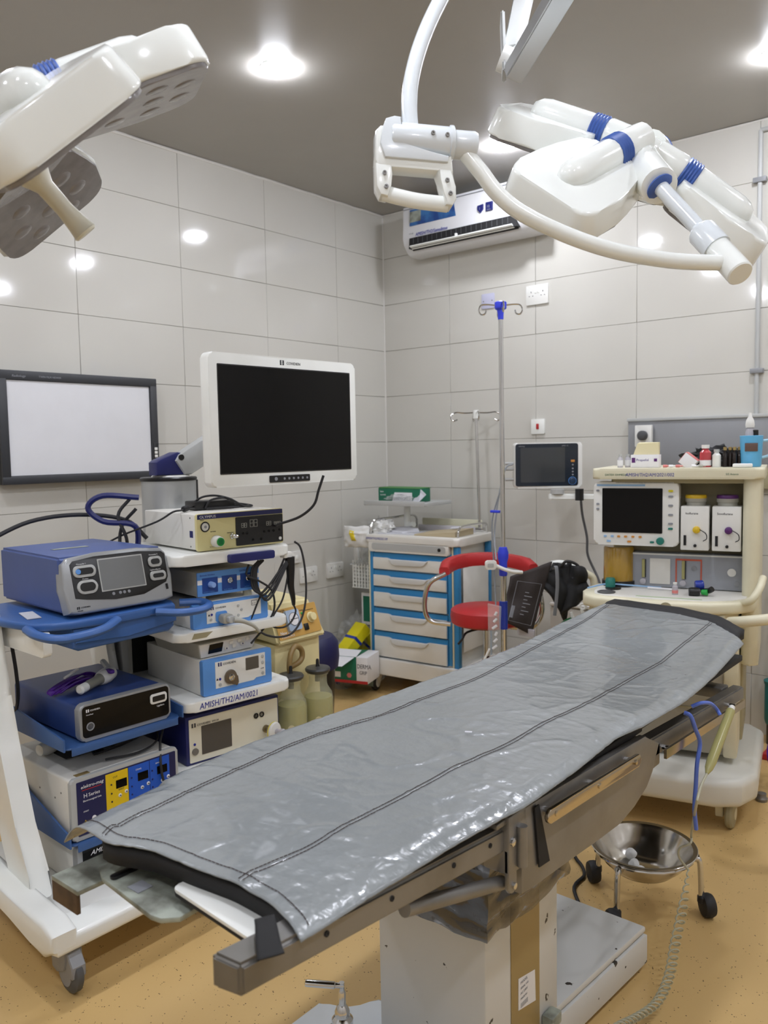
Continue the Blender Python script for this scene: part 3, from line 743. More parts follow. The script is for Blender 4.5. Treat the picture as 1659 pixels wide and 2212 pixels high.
# --- light source unit with the yellowed front
u = T2t('gas_supply_unit', 'cream fronted scope unit with black display panel, on the top shelf of the white trolley', 'medical unit', .004, .0, 1.122)
put('case', G().box(0, .346, .012, .385, .004, .124, .004), 'offwhite', u)
put('front_panel', G().prism(rrect(0, .350, 0, .126, .006), 'y', .0, .014, .003, 2), 'gelb' if False else 'cream_y', u, 'yellowed cream front panel')
panel(u, .002, .348, .108, .124, 'navy', r=.001, name='brand_strip')
text([('OLYMPUS', .010, .1115, .0125, 1.15)], 'print_white', u, base=(0, -.0012, 0))
panel(u, .150, .347, .006, .106, 'blackp', r=.004, t=.003, name='display_panel')
for i, (x, w_, h_) in enumerate(((.172, .010, .016), (.184, .010, .016), (.207, .014, .026), (.224, .014, .026), (.276, .009, .015), (.287, .009, .015), (.309, .008, .012), (.319, .008, .012), (.329, .008, .012))):
    g = G(); z = .068
    for q in ((0, 0, w_, .0012), (0, h_/2, w_, .0012), (0, h_-.0012, w_, .0012)): g.box(x+q[0], x+q[0]+q[2], -.0038, -.003, z+q[1], z+q[1]+q[3])
    g.box(x, x+.0012, -.0038, -.003, z, z+h_); g.box(x+w_-.0012, x+w_, -.0038, -.003, z, z+h_)
    put('digit', g, 'warmgrey', u, kind='stuff')
for x, z in ((.178, .048), (.194, .048), (.266, .048), (.286, .048), (.306, .048), (.332, .050), (.218, .022), (.252, .022)): button(u, x, z, .0045, 'screen', -.003)
button(u, .334, .018, .006, 'plastic', -.003)
put('power_ring', G().lathe([(.017, 0), (.018, .002), (.0145, .004), (.0140, .001)], (.030, 0, .082), (0, -1, 0), 26), 'blackp', u)
button(u, .030, .082, .0135, 'plastic', -.001, 'power_button', 22); button(u, .030, .082, .005, 'print_grey', -.0038)
text([('UHI-4', .012, .103, .006)], 'print_dark', u, base=(0, -.0004, 0))
text([('SUCTION', .050, .062, .005), ('IRRIGATION', .115, .053, .005), ('TO SCOPE', .046, .010, .0045)], 'print_dark', u, base=(0, -.0004, 0))
k = put('output_socket', G().lathe([(.020, 0), (.020, .012), (.017, .020), (.017, .030), (.014, .032)], (.070, 0, .030), (0, -1, 0), 26), 'plastic', u)
put('green_port', G().lathe([(.0145, 0), (.0145, .003), (.012, .004)], (.070, -.031, .030), (0, -1, 0), 22), 'brightgreen', k)
for i in range(4): put('slot', G().box(.062+.0045*i, .0635+.0045*i, -.0362, -.0345, .021, .039), 'green', k)
put('gas_nozzle', G().lathe([(.010, 0), (.010, .004), (.006, .006), (.006, .012), (.0075, .013), (.005, .018), (.0075, .019), (.005, .026), (.003, .03)], (.133, 0, .042), (.35, -1, 0), 16), 'chrome', u)
for z in (.014, .112):
    screw(u, (0, .045, z), (-1, 0, 0))
put('sticker', G().box(-.0006, 0, .028, .050, .045, .068), 'navy', u)
for x in (.03, .31): put('foot', G().cyl((x, .04, -.004), (x, .04, .005), .012, None, 14), 'rubber', u)

# --- power brick with its cord on top
u = T2t('power_adapter', 'black power brick with a coiled cord, lying on the cream fronted unit', 'power adapter', .13, .16, 1.2475, dr=-4)
put('brick', G().box(-.035, .125, .01, .10, 0, .032, .006), 'blackp', u)
put('cord', G().tube([(-.03, .055, .018), (.0, .03, .045), (.05, .02, .050), (.10, .0, .036), (.14, -.02, .01), (.18, -.01, .006), (.20, .03, .006), (.17, .06, .012), (.13, .055, .016)], .004, 7, 6), 'rubber', u)
put('cord', G().tube([(.0, -.01, .005), (.06, -.025, .006), (.12, -.02, .006), (.17, .0, .006), (.19, .045, .007), (.15, .09, .006)], .004, 7, 6), 'rubber', u)
put('cord', G().tube([(.0, .0, .006), (.02, .0, .034), (.07, .005, .042), (.11, .03, .035)], .004, 7, 6), 'rubber', u)
u = T2t('signal_cable', 'thin black cable with a ferrite lump crossing the top of the cream fronted unit', 'cable', 0, 0, 1.25)
iv = u.matrix_basis if False else None
put('cable', G().tube([(.11, .20, .012), (.07, .17, .010), (.02, .13, .006), (-.03, .10, .004), (-.06, .16, -.03), (-.12, .30, -.08), (-.15, .40, -.12)], .0035, 7, 6), 'rubber', u)
put('ferrite', G().lathe([(.008, -.018), (.0105, -.014), (.0105, .014), (.008, .018)], (.045, .150, .009), (.8, .6, .05), 14), 'rubber', u)

# --- stimulator
u = T2t('stimulator_unit', 'small grey and blue unit with three square dark blue panels, under the top shelf', 'medical unit', -.003, .0, .968)
put('case', G().box(0, .245, .002, .36, 0, .082, .003), 'warmgrey', u)
put('front_panel', G().rbox(0, .245, -.002, .003, 0, .082, .003), 'covblue', u)
panel(u, .0, .245, .040, .056, 'print_white', -.002, .0003, name='white_band')
for x in (.018, .094, .168): panel(u, x, x+.060, .010, .062, 'label_navy', -.002, .0008, name='square_panel')
for x, s_ in ((.010, 'Electronic Stimulator'), (.165, 'ELECTRONIC')): text([(s_, x, .069, .0075, .9)], 'print_blue', u, base=(0, -.0022, 0))
text([('POWER CONTROL', .022, .012, .005), ('FOOT SWITCH', .101, .012, .005), ('OUTPUT', .184, .012, .005)], 'covblue', u, base=(0, -.003, 0))
put('knob', G().lathe([(.011, 0), (.011, .008), (.0095, .010), (.0095, .020), (.008, .022), (0, .022)], (.050, -.003, .038), (0, -1, 0), 18), 'knobblue', u)
for x, z in ((.126, .044), (.200, .044)):
    k = put('connector', G().lathe([(.011, 0), (.011, .004), (.009, .006), (.008, .003), (0, .003)], (x, -.003, z), (0, -1, 0), 18), 'chrome', u)
    for q in range(5):
        a = q*1.256; put('pin', G().cyl((x+.004*math.cos(a), -.005, z+.004*math.sin(a)), (x+.004*math.cos(a), -.0075, z+.004*math.sin(a)), .0012, None, 6), 'blackm', k)
for x in (.03, .215): put('foot', G().cyl((x, .03, -.022), (x, .03, .001), .016, None, 16), 'cream', u)

# --- camera control unit
def cov_front(u, w, h, y=-.02):
    P = [(0, 0), (w*.60, 0), (w*.72, h*.06), (w, h*.06), (w, h), (0, h)]
    put('bezel', G().prism(rrect(0, w, 0, h, .004), 'y', y, y+.022, .004, 2), 'covblue', u)
    P = [(w*.17, h*.16), (w*.72, h*.16), (w*.76, h*.22), (w*.90, h*.22), (w*.90, h*.91), (w*.17, h*.91)]
    put('face_plate', G().prism(P, 'y', y-.0012, y+.001), 'plastic', u)
u = T2t('camera_control_unit', 'blue framed camera unit with the grey plug in it, under the small stimulator', 'medical unit', -.033, .0, .863)
case(u, .297, .37, .083, 'plastic', .003); cov_front(u, .297, .083)
logo('navy', u, .066, .064, .011, -.0212); text([('COVIDIEN', .084, .0602, .0085, 1.05)], 'print_dark', u, base=(0, -.0216, 0))
button(u, .066, .026, .005, y=-.0212); button(u, .174, .060, .005, y=-.0212); button(u, .187, .044, .005, y=-.0212); button(u, .174, .026, .005, y=-.0212)
panel(u, .228, .252, .052, .070, 'print_dark', -.0212, .0004, name='icon'); panel(u, .2295, .2505, .0535, .0685, 'plastic', -.0214, .0005, name='icon')
text([('= =', .2305, .0555, .010)], 'print_dark', u, base=(0, -.0222, 0))
put('warning_mark', G().prism([(.055, .039), (.063, .039), (.059, .046)], 'y', -.0218, -.0212), 'print_dark', u)
button(u, .069, .0425, .0042, 'print_blue', -.0212, 'mark')
panel(u, .084, .128, .014, .050, 'covblue', -.0212, .003, .008, 'socket_frame')
c_ = T2t('camera_plug', 'grey camera plug and cable hanging from the camera unit in a long loop', 'cable', .07, -.025, .89)
put('plug', G().prism(rrect(-.010, .030, -.016, .014, .008), 'y', -.034, .0, .005, 3), 'warmgrey', c_)
put('plug_neck', G().prism(rrect(.0, .030, -.012, .010, .006), 'y', -.052, -.033, .004, 2), 'plasticgrey', c_)
g = G(); g.tube([(.018, -.052, -.002), (.05, -.062, -.010), (.085, -.068, -.030), (.11, -.068, -.055)], .008, 10, 5, rs=(.010, .0045)); put('strain_relief', g, 'warmgrey', c_)
g = G(); g.tube([(.11, -.068, -.055), (.14, -.068, -.073), (.19, -.066, -.088), (.25, -.06, -.085), (.30, -.05, -.045), (.335, -.035, .03), (.345, -.02, .13), (.335, -.01, .21), (.315, .0, .235)], .0038, 8, 7); put('cable', g, 'rubber', c_)

# --- recorder
u = T2t('video_recorder', 'slim grey recorder with an unlit display, tucked under the second shelf', 'medical unit', -.012, -.004, .7515, dr=3)
put('case', G().hexa([(.02, .02, 0), (.235, .02, 0), (.235, .30, 0), (.02, .30, 0), (.0, .0, .056), (.250, .0, .056), (.250, .30, .056), (.0, .30, .056)]), 'warmgrey', u)
put('front_panel', G().hexa([(.022, .014, .003), (.234, .014, .003), (.234, .024, .003), (.022, .024, .003), (.004, -.005, .053), (.246, -.005, .053), (.246, .004, .053), (.004, .004, .053)]), 'plastic', u)
put('display', G().hexa([(.046, .0062, .014), (.100, .0062, .014), (.100, .009, .014), (.046, .009, .014), (.046, -.0055, .048), (.100, -.0055, .048), (.100, -.002, .048), (.046, -.002, .048)]), 'screen', u)
for x, z in ((.118, .022), (.150, .024), (.184, .028), (.134, .040), (.168, .042), (.204, .042)):
    y = .0105-(z-.003)*.38; put('key', G().box(x-.008, x+.008, y-.0015, y+.003, z-.006, z+.006, .0015), 'offwhite', u)
for x, z in ((.118, .022), (.184, .028)):
    y = .0105-(z-.003)*.38; put('mark', G().prism([(x-.003, z), (x, z-.004), (x+.003, z), (x, z+.003)], 'y', y-.0022, y-.001), 'navy', u)

# --- light source
u = T2t('light_source', 'blue framed light source with a round silver socket, above the lettered shelf', 'medical unit', -.004, .0, .628)
case(u, .277, .395, .122, 'plastic', .003); cov_front(u, .277, .122)
logo('navy', u, .058, .101, .013, -.0212); text([('COVIDIEN', .077, .0965, .0105, 1.05)], 'print_dark', u, base=(0, -.0216, 0))
panel(u, .168, .222, .060, .104, 'screendim', -.0212, .0008, name='display')
for z in (.098, .076, .038): button(u, .238, z, .006, y=-.0212)
text([('LAMP', .229, .053, .006)], 'print_dark', u, base=(0, -.0216, 0))
k = put('light_socket', G().prism([(.104+.024*math.cos(R_(a)), .050+(.027 if a < 180 else .024)*math.sin(R_(a))) for a in range(0, 300, 15)]+[(.128, .016), (.135, .028)], 'y', -.030, -.021, .003, 2), 'bronze', u)
put('socket_ring', G().lathe([(.012, 0), (.012, .005), (.007, .006), (.006, .002), (0, .002)], (.104, -.029, .050), (0, -1, 0), 20), 'chrome', k)
button(u, .064, .030, .006, y=-.0212); button(u, .064, .050, .0045, 'print_blue', -.0212, 'mark')
put('warning_mark', G().prism([(.049, .047), (.058, .047), (.0535, .055)], 'y', -.0218, -.0212), 'print_dark', u)

# --- big unit on the fourth shelf
u = T2t('insufflator', 'navy cased unit with a cream face and dark screen, on the lowest trolley shelf', 'medical unit', -.066, .0, .397)
case(u, .378, .38, .168, 'navy', .004, .0)
panel(u, .012, .372, .008, .158, 'creamwhite', 0, .002, .003, 'face_plate')
panel(u, .058, .176, .028, .128, 'screendim', -.002, .001, name='display')
logo('print_dark', u, .022, .136, .014, -.0022); text([('COVIDIEN', .042, .1315, .0105, 1.05), ('FM134', .100, .1315, .0095, 1)], 'print_dark', u, base=(0, -.0026, 0))
for x in (.278, .302): put('socket', G().lathe([(.010, 0), (.010, .003), (.007, .003), (.006, -.001), (0, -.001)], (x, -.002, .112), (0, -1, 0), 18), 'blackp', u)
put('power_button', G().lathe([(.012, 0), (.012, .004), (.009, .005), (0, .005)], (.032, -.002, .045), (0, -1, 0), 20), 'steel', u)
button(u, .031, .070, .0045, 'print_blue', -.002, 'mark')
put('gas_port', G().lathe([(.014, 0), (.014, .008), (.009, .010), (.009, .02)], (.318, -.002, .055), (0, -1, 0), 18), 'brass', u)
f_ = T2t('gas_filter', 'white round gas filter with a clear connector, plugged into the cream faced unit', 'filter', .258, -.030, .450)
put('disc', G().lathe([(.008, 0), (.030, .004), (.033, .010), (.033, .016), (.030, .020), (.012, .024)], (0, 0, 0), (.30, -1, 0), 30), 'plastic', f_)
put('disc_rim', G().lathe([(.0325, .007), (.0335, .008), (.0335, .011), (.0325, .012)], (0, 0, 0), (.30, -1, 0), 30), 'yellow', f_)
put('connector', G().lathe([(.011, .024), (.010, .040), (.014, .042), (.015, .052), (.010, .056), (.005, .066)], (0, 0, 0), (.30, -1, 0), 22), 'clearplastic', f_)

# --- hanging camera hand piece with coiled black cable at the trolley side
u = T2t('camera_handpiece', 'black camera hand piece and coiled black cable hanging at the right of the trolley', 'handpiece', .33, -.02, 1.08)
put('hook', G().box(.005, .040, -.01, .02, -.012, .01, .003), 'plastic', u)
put('grip', G().tube([(.035, .0, -.01), (.036, -.002, -.06), (.036, -.002, -.115), (.044, -.002, -.16), (.048, 0, -.19)], .014, 12, 5, rs=(.019, .006)), 'blackp', u)
for q, (dx, dz) in enumerate(((0, 0), (.006, -.012), (-.008, .008), (.012, -.02))):
    put('cable', G().tube([(.04, 0, -.01), (-.005+dx, -.01, -.05), (-.065+dx, -.02, -.11+dz), (-.10+dx, -.02, -.13+dz), (-.125+dx, -.01, -.10), (-.12+dx, 0, -.04), (-.09+dx, .0, -.01)], .0042, 7, 6), 'rubber', u)
put('cable', G().tube([(-.14, 0, -.02), (-.155, -.01, -.055), (-.11, -.02, -.08), (-.06, -.02, -.12), (-.045, -.01, -.19), (-.08, 0, -.25), (-.14, 0, -.30)], .0038, 7, 6), 'rubber', u)
put('cable', G().tube([(.048, 0, -.19), (.056, 0, -.215), (.035, 0, -.25), (.0, 0, -.265), (-.045, 0, -.255), (-.045, 0, -.22), (.0, 0, -.16), (.03, 0, -.06)], .0034, 7, 6), 'rubber', u)
put('cable', G().tube([(.02, 0, -.0), (-.03, 0, -.08), (-.09, 0, -.13), (-.13, 0, -.20), (-.15, .02, -.26)], .0038, 7, 6), 'rubber', u)

# --- monitor
mo = thing('video_monitor', 'large white framed monitor with an unlit black screen, on the trolley arm', 'monitor', (1.505, -2.689, 1.345), 86.6)
W_, Hm = .662, .420
g = G(); g.prism(rrect(.030, W_, 0, Hm, .018, 6), 'y', 0, .042, .006, 3); put('housing', g, 'white', mo)
g = G(); g.prism(rrect(.10, W_-.10, .08, Hm-.08, .03), 'y', .038, .075, .01, 2); put('rear_housing', g, 'plastic', mo)
fr_ = put('bezel', G().rbox(.062, .634, -.0015, .001, .040, .385, .003), 'blackp', mo)
put('screen', G().rbox(.066, .630, -.0022, -.0012, .044, .381, .002), 'screen', mo)
kb = put('button_bar', G().rbox(.256, .432, -.003, 0, .007, .030, .004), 'blackp', mo)
for i, x in enumerate((.282, .318, .338, .358, .378, .398, .418)): put('button', G().lathe([(.0065 if i == 0 else .0042, 0), (.006 if i == 0 else .004, .0018), (0, .002)], (x, -.003, .0185), (0, -1, 0), 12), 'print_grey', kb)
logo('print_dark', mo, .314, .4025, .016, 0)
text([('COVIDIEN', .342, .3975, .0125, 1.05)], 'print_dark', mo, base=(0, -.0006, 0))
put('mount_plate', G().box(.24, .42, .07, .10, .14, .28, .006), 'plasticgrey', mo)
one('monitor_cable', G().tube([(1.60, -2.26, 1.37), (1.585, -2.27, 1.32), (1.57, -2.28, 1.27), (1.53, -2.31, 1.23), (1.46, -2.34, 1.205), (1.33, -2.24, 1.185), (1.2, -2.2, 1.18)], .0045, 8, 6), 'rubber', 'black cable dropping from the bottom edge of the white framed monitor', 'cable')

# --- cables behind the trolley
for i, P in enumerate(([(1.02, -2.60, 1.30), (.95, -2.70, 1.31), (.92, -2.74, 1.27), (.95, -2.70, 1.22), (1.02, -2.62, 1.20), (1.0, -2.6, 1.10)],
                       [(.80, -3.05, 1.17), (.82, -2.90, 1.23), (.88, -2.75, 1.245), (.96, -2.62, 1.22), (1.00, -2.56, 1.15)],
                       [(1.0, -2.62, 1.30), (.98, -2.66, 1.24), (1.01, -2.65, 1.16), (.98, -2.63, 1.08)],
                       [(1.0, -2.60, 1.26), (.97, -2.64, 1.20), (.99, -2.66, 1.12), (1.02, -2.62, 1.04)])):
    one('cable', G().tube(P, (.010, .0075, .006, .006)[i], 8, 6), ('navy', 'rubber', 'rubber', 'rubber')[i],
        ('thick navy cable looping left of the grey pedestal', 'long dark grey cable arching from behind the blue generator to the trolley', 'black cable twisting down behind the cream fronted unit', 'dark cable nearest the wall behind the cream fronted unit')[i], 'cable')

# ================================================================ SURGICAL GENERATOR CART (left)
c1 = T1t('generator_cart', 'white framed cart with blue shelves at the left edge, on grey wheels', 'cart', 0, 0, 0)
# base frame: two side rails, front rail, casters
def c1p(name, g, m, label=None): return put(name, g, m, c1, label)
g = G(); g.prism([(-.255, .150), (-.255, .195), (-.20, .215), (.02, .215), (.60, .28), (.60, .21), (.0, .155), (-.12, .135), (-.20, .118)], 'x', -.225, -.150, .014, 3); c1p('side_rail', g, 'white')
g = G(); g.prism([(-.21, -.255), (.33, -.240), (.375, -.225), (.375, -.17), (.35, -.165), (.0, -.155), (-.10, -.165), (-.14, -.14), (-.215, -.10), (-.225, -.20)], 'z', .130, .180, .014, 3); c1p('front_rail', g, 'white')
g = G(); g.prism([(-.255, .150), (-.255, .195), (-.20, .215), (.02, .215), (.60, .28), (.60, .21), (.0, .155), (-.12, .135), (-.20, .118)], 'x', .345, .385, .014, 3); c1p('side_rail', g, 'white')
g = G(); g.box(-.16, .34, -.17, .50, .135, .150, .004); c1p('base_plate', g, 'plastic')
# leaning uprights
for x0, x1 in ((-.165, -.105), (.352, .384)):
    g = G(); P = [(.36, 1.02), (.232, 1.0), (.203, .73), (.145, .58), (.072, .375), (.010, .24), (-.03, .185), (.13, .185), (.17, .30), (.25, .52), (.32, .75)]
    g.prism(P if x0 < 0 else [(y+.25, z) for y, z in P], 'x', x0, x1, .014, 3); c1p('upright', g, 'white')
g = G(); g.box(0.4256, 0.4735, .47, .52, .15, .98, .006); c1p('rear_post', g, 'plastic')
g = G(); g.box(0.3714, 0.4256, .48, .52, .20, .97, .004); c1p('cable_duct', g, 'panelgrey')
for x, y in ((-.155, -.20), (.33, -.17), (-.17, .50), (.33, .5)):
    k = c1p('caster', G().prism([(-.030, .128), (.030, .128), (.034, .10), (.052, .085), (.050, .055), (.020, .050), (-.02, .07), (-.032, .10)], 'x', -.026, .026, .005, 2), 'panelgrey')
    k.location = (x, y, 0); k.rotation_euler = (0, 0, R_(-2))
    put('wheel', G().lathe([(.020, -.017), (.050, -.014), (.058, -.008), (.058, .008), (.050, .014), (.020, .017)], (0, -.012, .058), (1, 0, 0), 28), 'wheelgrey', k)
    put('wheel_cap', G().lathe([(.036, -.0185), (.036, .0185)], (0, -.012, .058), (1, 0, 0), 20), 'panelgrey', k)
    put('brake_pedal', G().prism([(-.062, .090), (-.030, .125), (-.022, .118), (-.020, .08), (-.055, .055), (-.062, .06)], 'x', -.020, .020, .003, 1), 'panelgrey', k)
# top shelf with two loop handles, drawer underneath, side panel
def loop_handle(x0, x1, dx):
    g = G(); g.tube([(x0, .03, .955), (x0+dx-.03, -.045, .945), (x0+dx+.02, -.085, .942), ((x0+x1)/2+dx, -.095, .945), (x1+dx-.03, -.080, .948), (x1, -.0, .957)], .013, 10, 6, flat=.8); return g
g = G(); P = [(-.12, .47), (-.125, .18), (-.10, .05), (-.05, .0), (.0, -.02), (.10, -.030), (.25, -.022), (.35, -.01), (.378, .05), (.380, .47)]
g.prism(P, 'z', .944, .968, .008, 3); c1p('top_shelf', g, 'bluetray')
g = G(); g.tube([(-.105, .06, .952), (-.112, -.02, .946), (-.085, -.085, .940), (-.02, -.098, .940), (.06, -.080, .944), (.13, -.030, .952)], .0155, 10, 6, flat=.85); c1p('shelf_handle', g, 'bluetray')
g = G(); g.tube([(.27, -.025, .954), (.33, -.075, .948), (.40, -.085, .948), (.455, -.05, .950), (.46, .0, .954), (.40, .04, .956)], .0150, 10, 6, flat=.85); c1p('shelf_handle', g, 'bluetray')
g = G(); g.prism([(.0, .882), (.02, .872), (.33, .878), (.350, .892), (.358, .945), (-.002, .943)], 'y', -.005, .44, .012, 3); c1p('drawer', g, 'bluetray')
g = G(); g.prism([(.005, .898), (.18, .892), (.352, .910), (.356, .944), (.0, .942)], 'y', -.012, -.004, .003, 2); c1p('drawer_lip', g, 'bluetray')
g = G(); g.prism(rrect(.0, .45, .872, .942, .012), 'x', -.088, -.062, .004, 2); k = c1p('side_panel', g, 'white')
put('sticker', G().box(-.0886, -.0878, .33, .385, .885, .93), 'print_grey', k)
g = G(); g.tube([(-.07, .25, .87), (-.065, .24, .78), (-.06, .25, .70), (-.03, .36, .60), (-.02, .42, .55)], .0055, 8, 5); c1p('hanging_cable', g, 'rubber')
g = G(); g.tube([(.21, .30, .88), (.24, .28, .835), (.30, .30, .825), (.36, .33, .83)], .004, 8, 5); c1p('hanging_cable', g, 'rubber')
# middle tray
def tray(z, lip_b, lip_f, x0, x1, m='bluetray2'):
    g = G(); g.prism(rrect(x0, x1, -.012, .45, .03), 'z', z, z+.006, .002, 1); k = c1p('tray', g, m)
    put('tray_lip', G().prism([(-.012, z), (.45, z), (.45, lip_b), (.40, lip_b), (.02, lip_f), (-.012, lip_f-.004)], 'x', x0-.004, x0+.002, .001), m, k)
    put('tray_lip', G().prism([(-.012, z), (.45, z), (.45, lip_b), (.40, lip_b), (.02, lip_f), (-.012, lip_f-.004)], 'x', x1-.002, x1+.004, .001), m, k)
    put('tray_lip', G().box(x0+.02, x1-.02, -.016, -.011, z-.018, z+.006, .002), m, k); return k
tray(.584, .665, .625, -.045, .362); tray(.288, .44, .335, -.040, .365)

# --- electrosurgical generator on top
def ft(name): pass
u = T1t('energy_generator', 'large blue generator with a grey touch screen, topmost on the left cart', 'generator', 0, 0, .970)
g = G(); g.hexa([(.0, .03, .010), (.352, .03, .010), (.345, .475, .012), (.005, .475, .012), (-.006, .055, .180), (.350, .055, .180), (.340, .475, .182), (.004, .475, .182)])
bmesh.ops.bevel(g.bm, geom=list(g.bm.edges), offset=.008, segments=3, affect='EDGES'); put('case', g, 'bluecase', u)
FM = Matrix.Translation((0, .0, .012)) @ Matrix.Rotation(R_(-14), 4, 'X')   # leaning front frame
def fp(g): g.bm.transform(FM); return g
P = [(-.002, .006), (.03, 0), (.32, 0), (.354, .008), (.362, .08), (.352, .155), (.335, .172), (.25, .180), (.1, .180), (.015, .172), (-.002, .155), (-.008, .08)]
fz = put('front_frame', fp(G().prism(P, 'y', .0, .050, .008, 3)), 'silverp', u)
P = [(.022, .048), (.06, .040), (.15, .028), (.25, .030), (.335, .058), (.345, .075), (.346, .150), (.335, .160), (.25, .168), (.1, .168), (.03, .160), (.020, .150)]
put('control_panel', fp(G().prism(P, 'y', -.002, .002, .001)), 'blackp', u)
k = put('touch_screen', fp(G().rbox(.108, .262, -.0035, -.001, .056, .158, .002)), 'plasticgrey', u)
put('screen', fp(G().rbox(.112, .258, -.0042, -.003, .060, .154, .002)), 'screengrey', k)
def port(x, z, w_, h_, r, lip='plasticgrey'):
    k = put('socket_frame', fp(G().rbox(x-w_/2, x+w_/2, -.007, -.001, z-h_/2, z+h_/2, r, .002)), lip, u)
    put('socket', fp(G().rbox(x-w_/2+.008, x+w_/2-.008, -.0078, -.006, z-h_/2+.008, z+h_/2-.008, r*.7)), 'blackp', k)
port(.062, .126, .072, .036, .014); port(.064, .078, .066, .042, .020); port(.305, .128, .048, .034, .012); port(.308, .082, .056, .030, .010)
put('ring', fp(G().lathe([(.008, 0), (.008, .002), (.005, .002)], (.040, -.008, .126), (0, -1, 0), 14)), 'covblue', u)
for x in (.145, .168, .182, .198): put('key', fp(G().lathe([(.005, 0), (.005, .0012), (.004, .0014)], (x, -.002, .046), (0, -1, 0), 12)), 'print_grey', u)
put('usb_port', fp(G().box(.332, .338, -.004, 0, .034, .052)), 'blackm', u)
tx = text([('Monopolar 1', .040, .148, .006), ('Monitor', .052, .102, .006), ('Monopolar 2', .288, .150, .006), ('LigaSure/Bipolar', .283, .101, .006)], 'print_white', u, (76, 0, 0), base=(0, -.0030, .012))
tx = text([('COVIDIEN', .034, .017, .0065), ('Valleylab', .022, .009, .005)], 'print_dark', u, (76, 0, 0), base=(0, -.001, .012)); logo('print_dark', u, .022, .030, .008, .004)
put('label_tape', G().box(.08, .20, .25, .275, .1815, .1825), 'wornmetal', u)
one('folded_paper', G().box(-.02, .02, -.06, .06, 0, .002), 'paper', 'strip of white paper slipped under the large blue generator', 'paper', loc=T1p(-.045, .17, .9695), rot=(0, 0, R_(75)))

# --- vessel sealing generator
u = T1t('vessel_sealing_generator', 'dark blue generator with a glossy black front, on the middle shelf of the left cart', 'generator', .012, .002, .592)
put('case', G().box(0, .312, .02, .445, .004, .110, .012, 3), 'darkblue', u)
put('front_frame', G().prism(rrect(0, .314, 0, .114, .016), 'y', .0, .030, .006, 3), 'silverp', u)
put('front_panel', G().rbox(.008, .307, -.002, .002, .012, .108, .012), 'screen', u)
logo('print_white', u, .020, .094, .009, -.0022); text([('COVIDIEN', .033, .091, .007), ('ForceTriad', .020, .080, .005), ('LigaSure', .262, .048, .008)], 'print_white', u, base=(0, -.0026, 0))
put('power_ring', G().lathe([(.013, 0), (.013, .002), (.010, .002), (.010, .0)], (.032, -.002, .045), (0, -1, 0), 22), 'print_grey', u)
k = put('socket_frame', G().rbox(.238, .298, -.006, -.001, .060, .092, .008, .002), 'plastic', u)
put('socket', G().rbox(.245, .291, -.0068, -.005, .067, .085, .004), 'blackp', k)
text([('COVIDIEN', .060, .026, .016, 1.1), ('ForceTriad', .19, .026, .014)], 'covdim', u, (0, 0, 0), base=(0, 0, .1108))

# --- purple corded pencil lying on it
u = thing('handswitch', 'grey and white surgical hand piece lying on the dark blue generator', 'hand piece', T1p(.15, .10, .705), 88)
HP = [(-.085, -.035, .014), (-.06, -.012, .015), (-.02, .030, .016)]
hs = lambda pr: [(r*1.15, h*1.42) for r, h in pr]
H0 = (-.085, .0, .019); HD = (.2, .12, .004)
put('cap', G().lathe(hs([(.008, 0), (.013, .004), (.013, .026), (.011, .028)]), H0, HD, 18), 'white', u)
put('grip', G().lathe(hs([(.0125, .026), (.0135, .04), (.013, .078), (.017, .085)]), H0, HD, 18), 'creamdark2', u)
put('body', G().lathe(hs([(.017, .084), (.021, .095), (.0225, .115), (.018, .138), (.008, .150)]), H0, HD, 18), 'plastic', u)
put('trigger', G().box(.045, .062, .040, .075, .034, .047, .004), 'purple', u)
put('lever', G().tube([(.07, .08, .030), (.075, .12, .045), (.08, .15, .052)], .010, 8, 4), 'plasticgrey', u)
u = thing('lead_bundle', 'bundle of purple cord lying on the dark blue generator', 'cord', T1p(.10, .20, .704), 40)
u.scale = (1.25, 1.25, 1.25)
for q in range(9):
    put('loop', G().tube([(-.028+.002*q, -.08+.003*q, .006+.002*(q % 4)), (-.012+.003*q, -.02, .012+.003*(q % 5)), (.004+.004*q, .05-.002*q, .010+.004*(q % 3)), (.012+.003*q, .075, .006+.003*(q % 4)),
        (-.002+.001*q, .06+.002*q, .020), (-.022+.002*q, .0, .022), (-.038+.001*q, -.07, .014)], .0026, 6, 5, closed=True), 'purple', u)
for y in (.01, .05): put('tie', G().tube([(-.020, y-.02, .03), (-.012, y+.012, .034)], .0035, 6, 2), 'white', u)

# --- diathermy unit
u = T1t('diathermy_unit', 'white electrosurgical unit with yellow and blue control fields, below the dark blue generator', 'generator', -.028, .0, .297)
put('case', G().box(0, .366, .012, .44, 0, .190, .008, 3), 'offwhite', u)
put('front_frame', G().prism(rrect(0, .372, 0, .192, .012), 'y', 0, .016, .006, 3), 'plasticgrey', u)
panel(u, .018, .362, .014, .180, 'navy2', 0, .002, .003, 'control_panel')
panel(u, .112, .188, .030, .176, 'label_yellow', -.002, .0006, .001, 'yellow_field'); panel(u, .190, .264, .030, .176, 'label_blue', -.002, .0006, .001, 'blue_field'); panel(u, .266, .338, .030, .176, 'label_blue', -.002, .0006, .001, 'blue_field')
for x in (.146, .222, .292): panel(u, x, x+.037, .122, .148, 'screen', -.0026, .001, .001, 'display')
for x0 in (.116, .194, .268):
    for dx, dz in ((.042, .098), (.064, .104), (.020, .058)):
        k = button(u, x0+dx, dz, .0058, 'print_white', -.0026); button(u, x0+dx, dz, .003, 'print_dark', -.0052, 'mark', 3)
for x0 in (.130, .200, .274):
    for z in (.140, .112, .086): button(u, x0, z, .0028, 'print_dark' if x0 < .15 else 'navy', -.0026, 'led', 8)
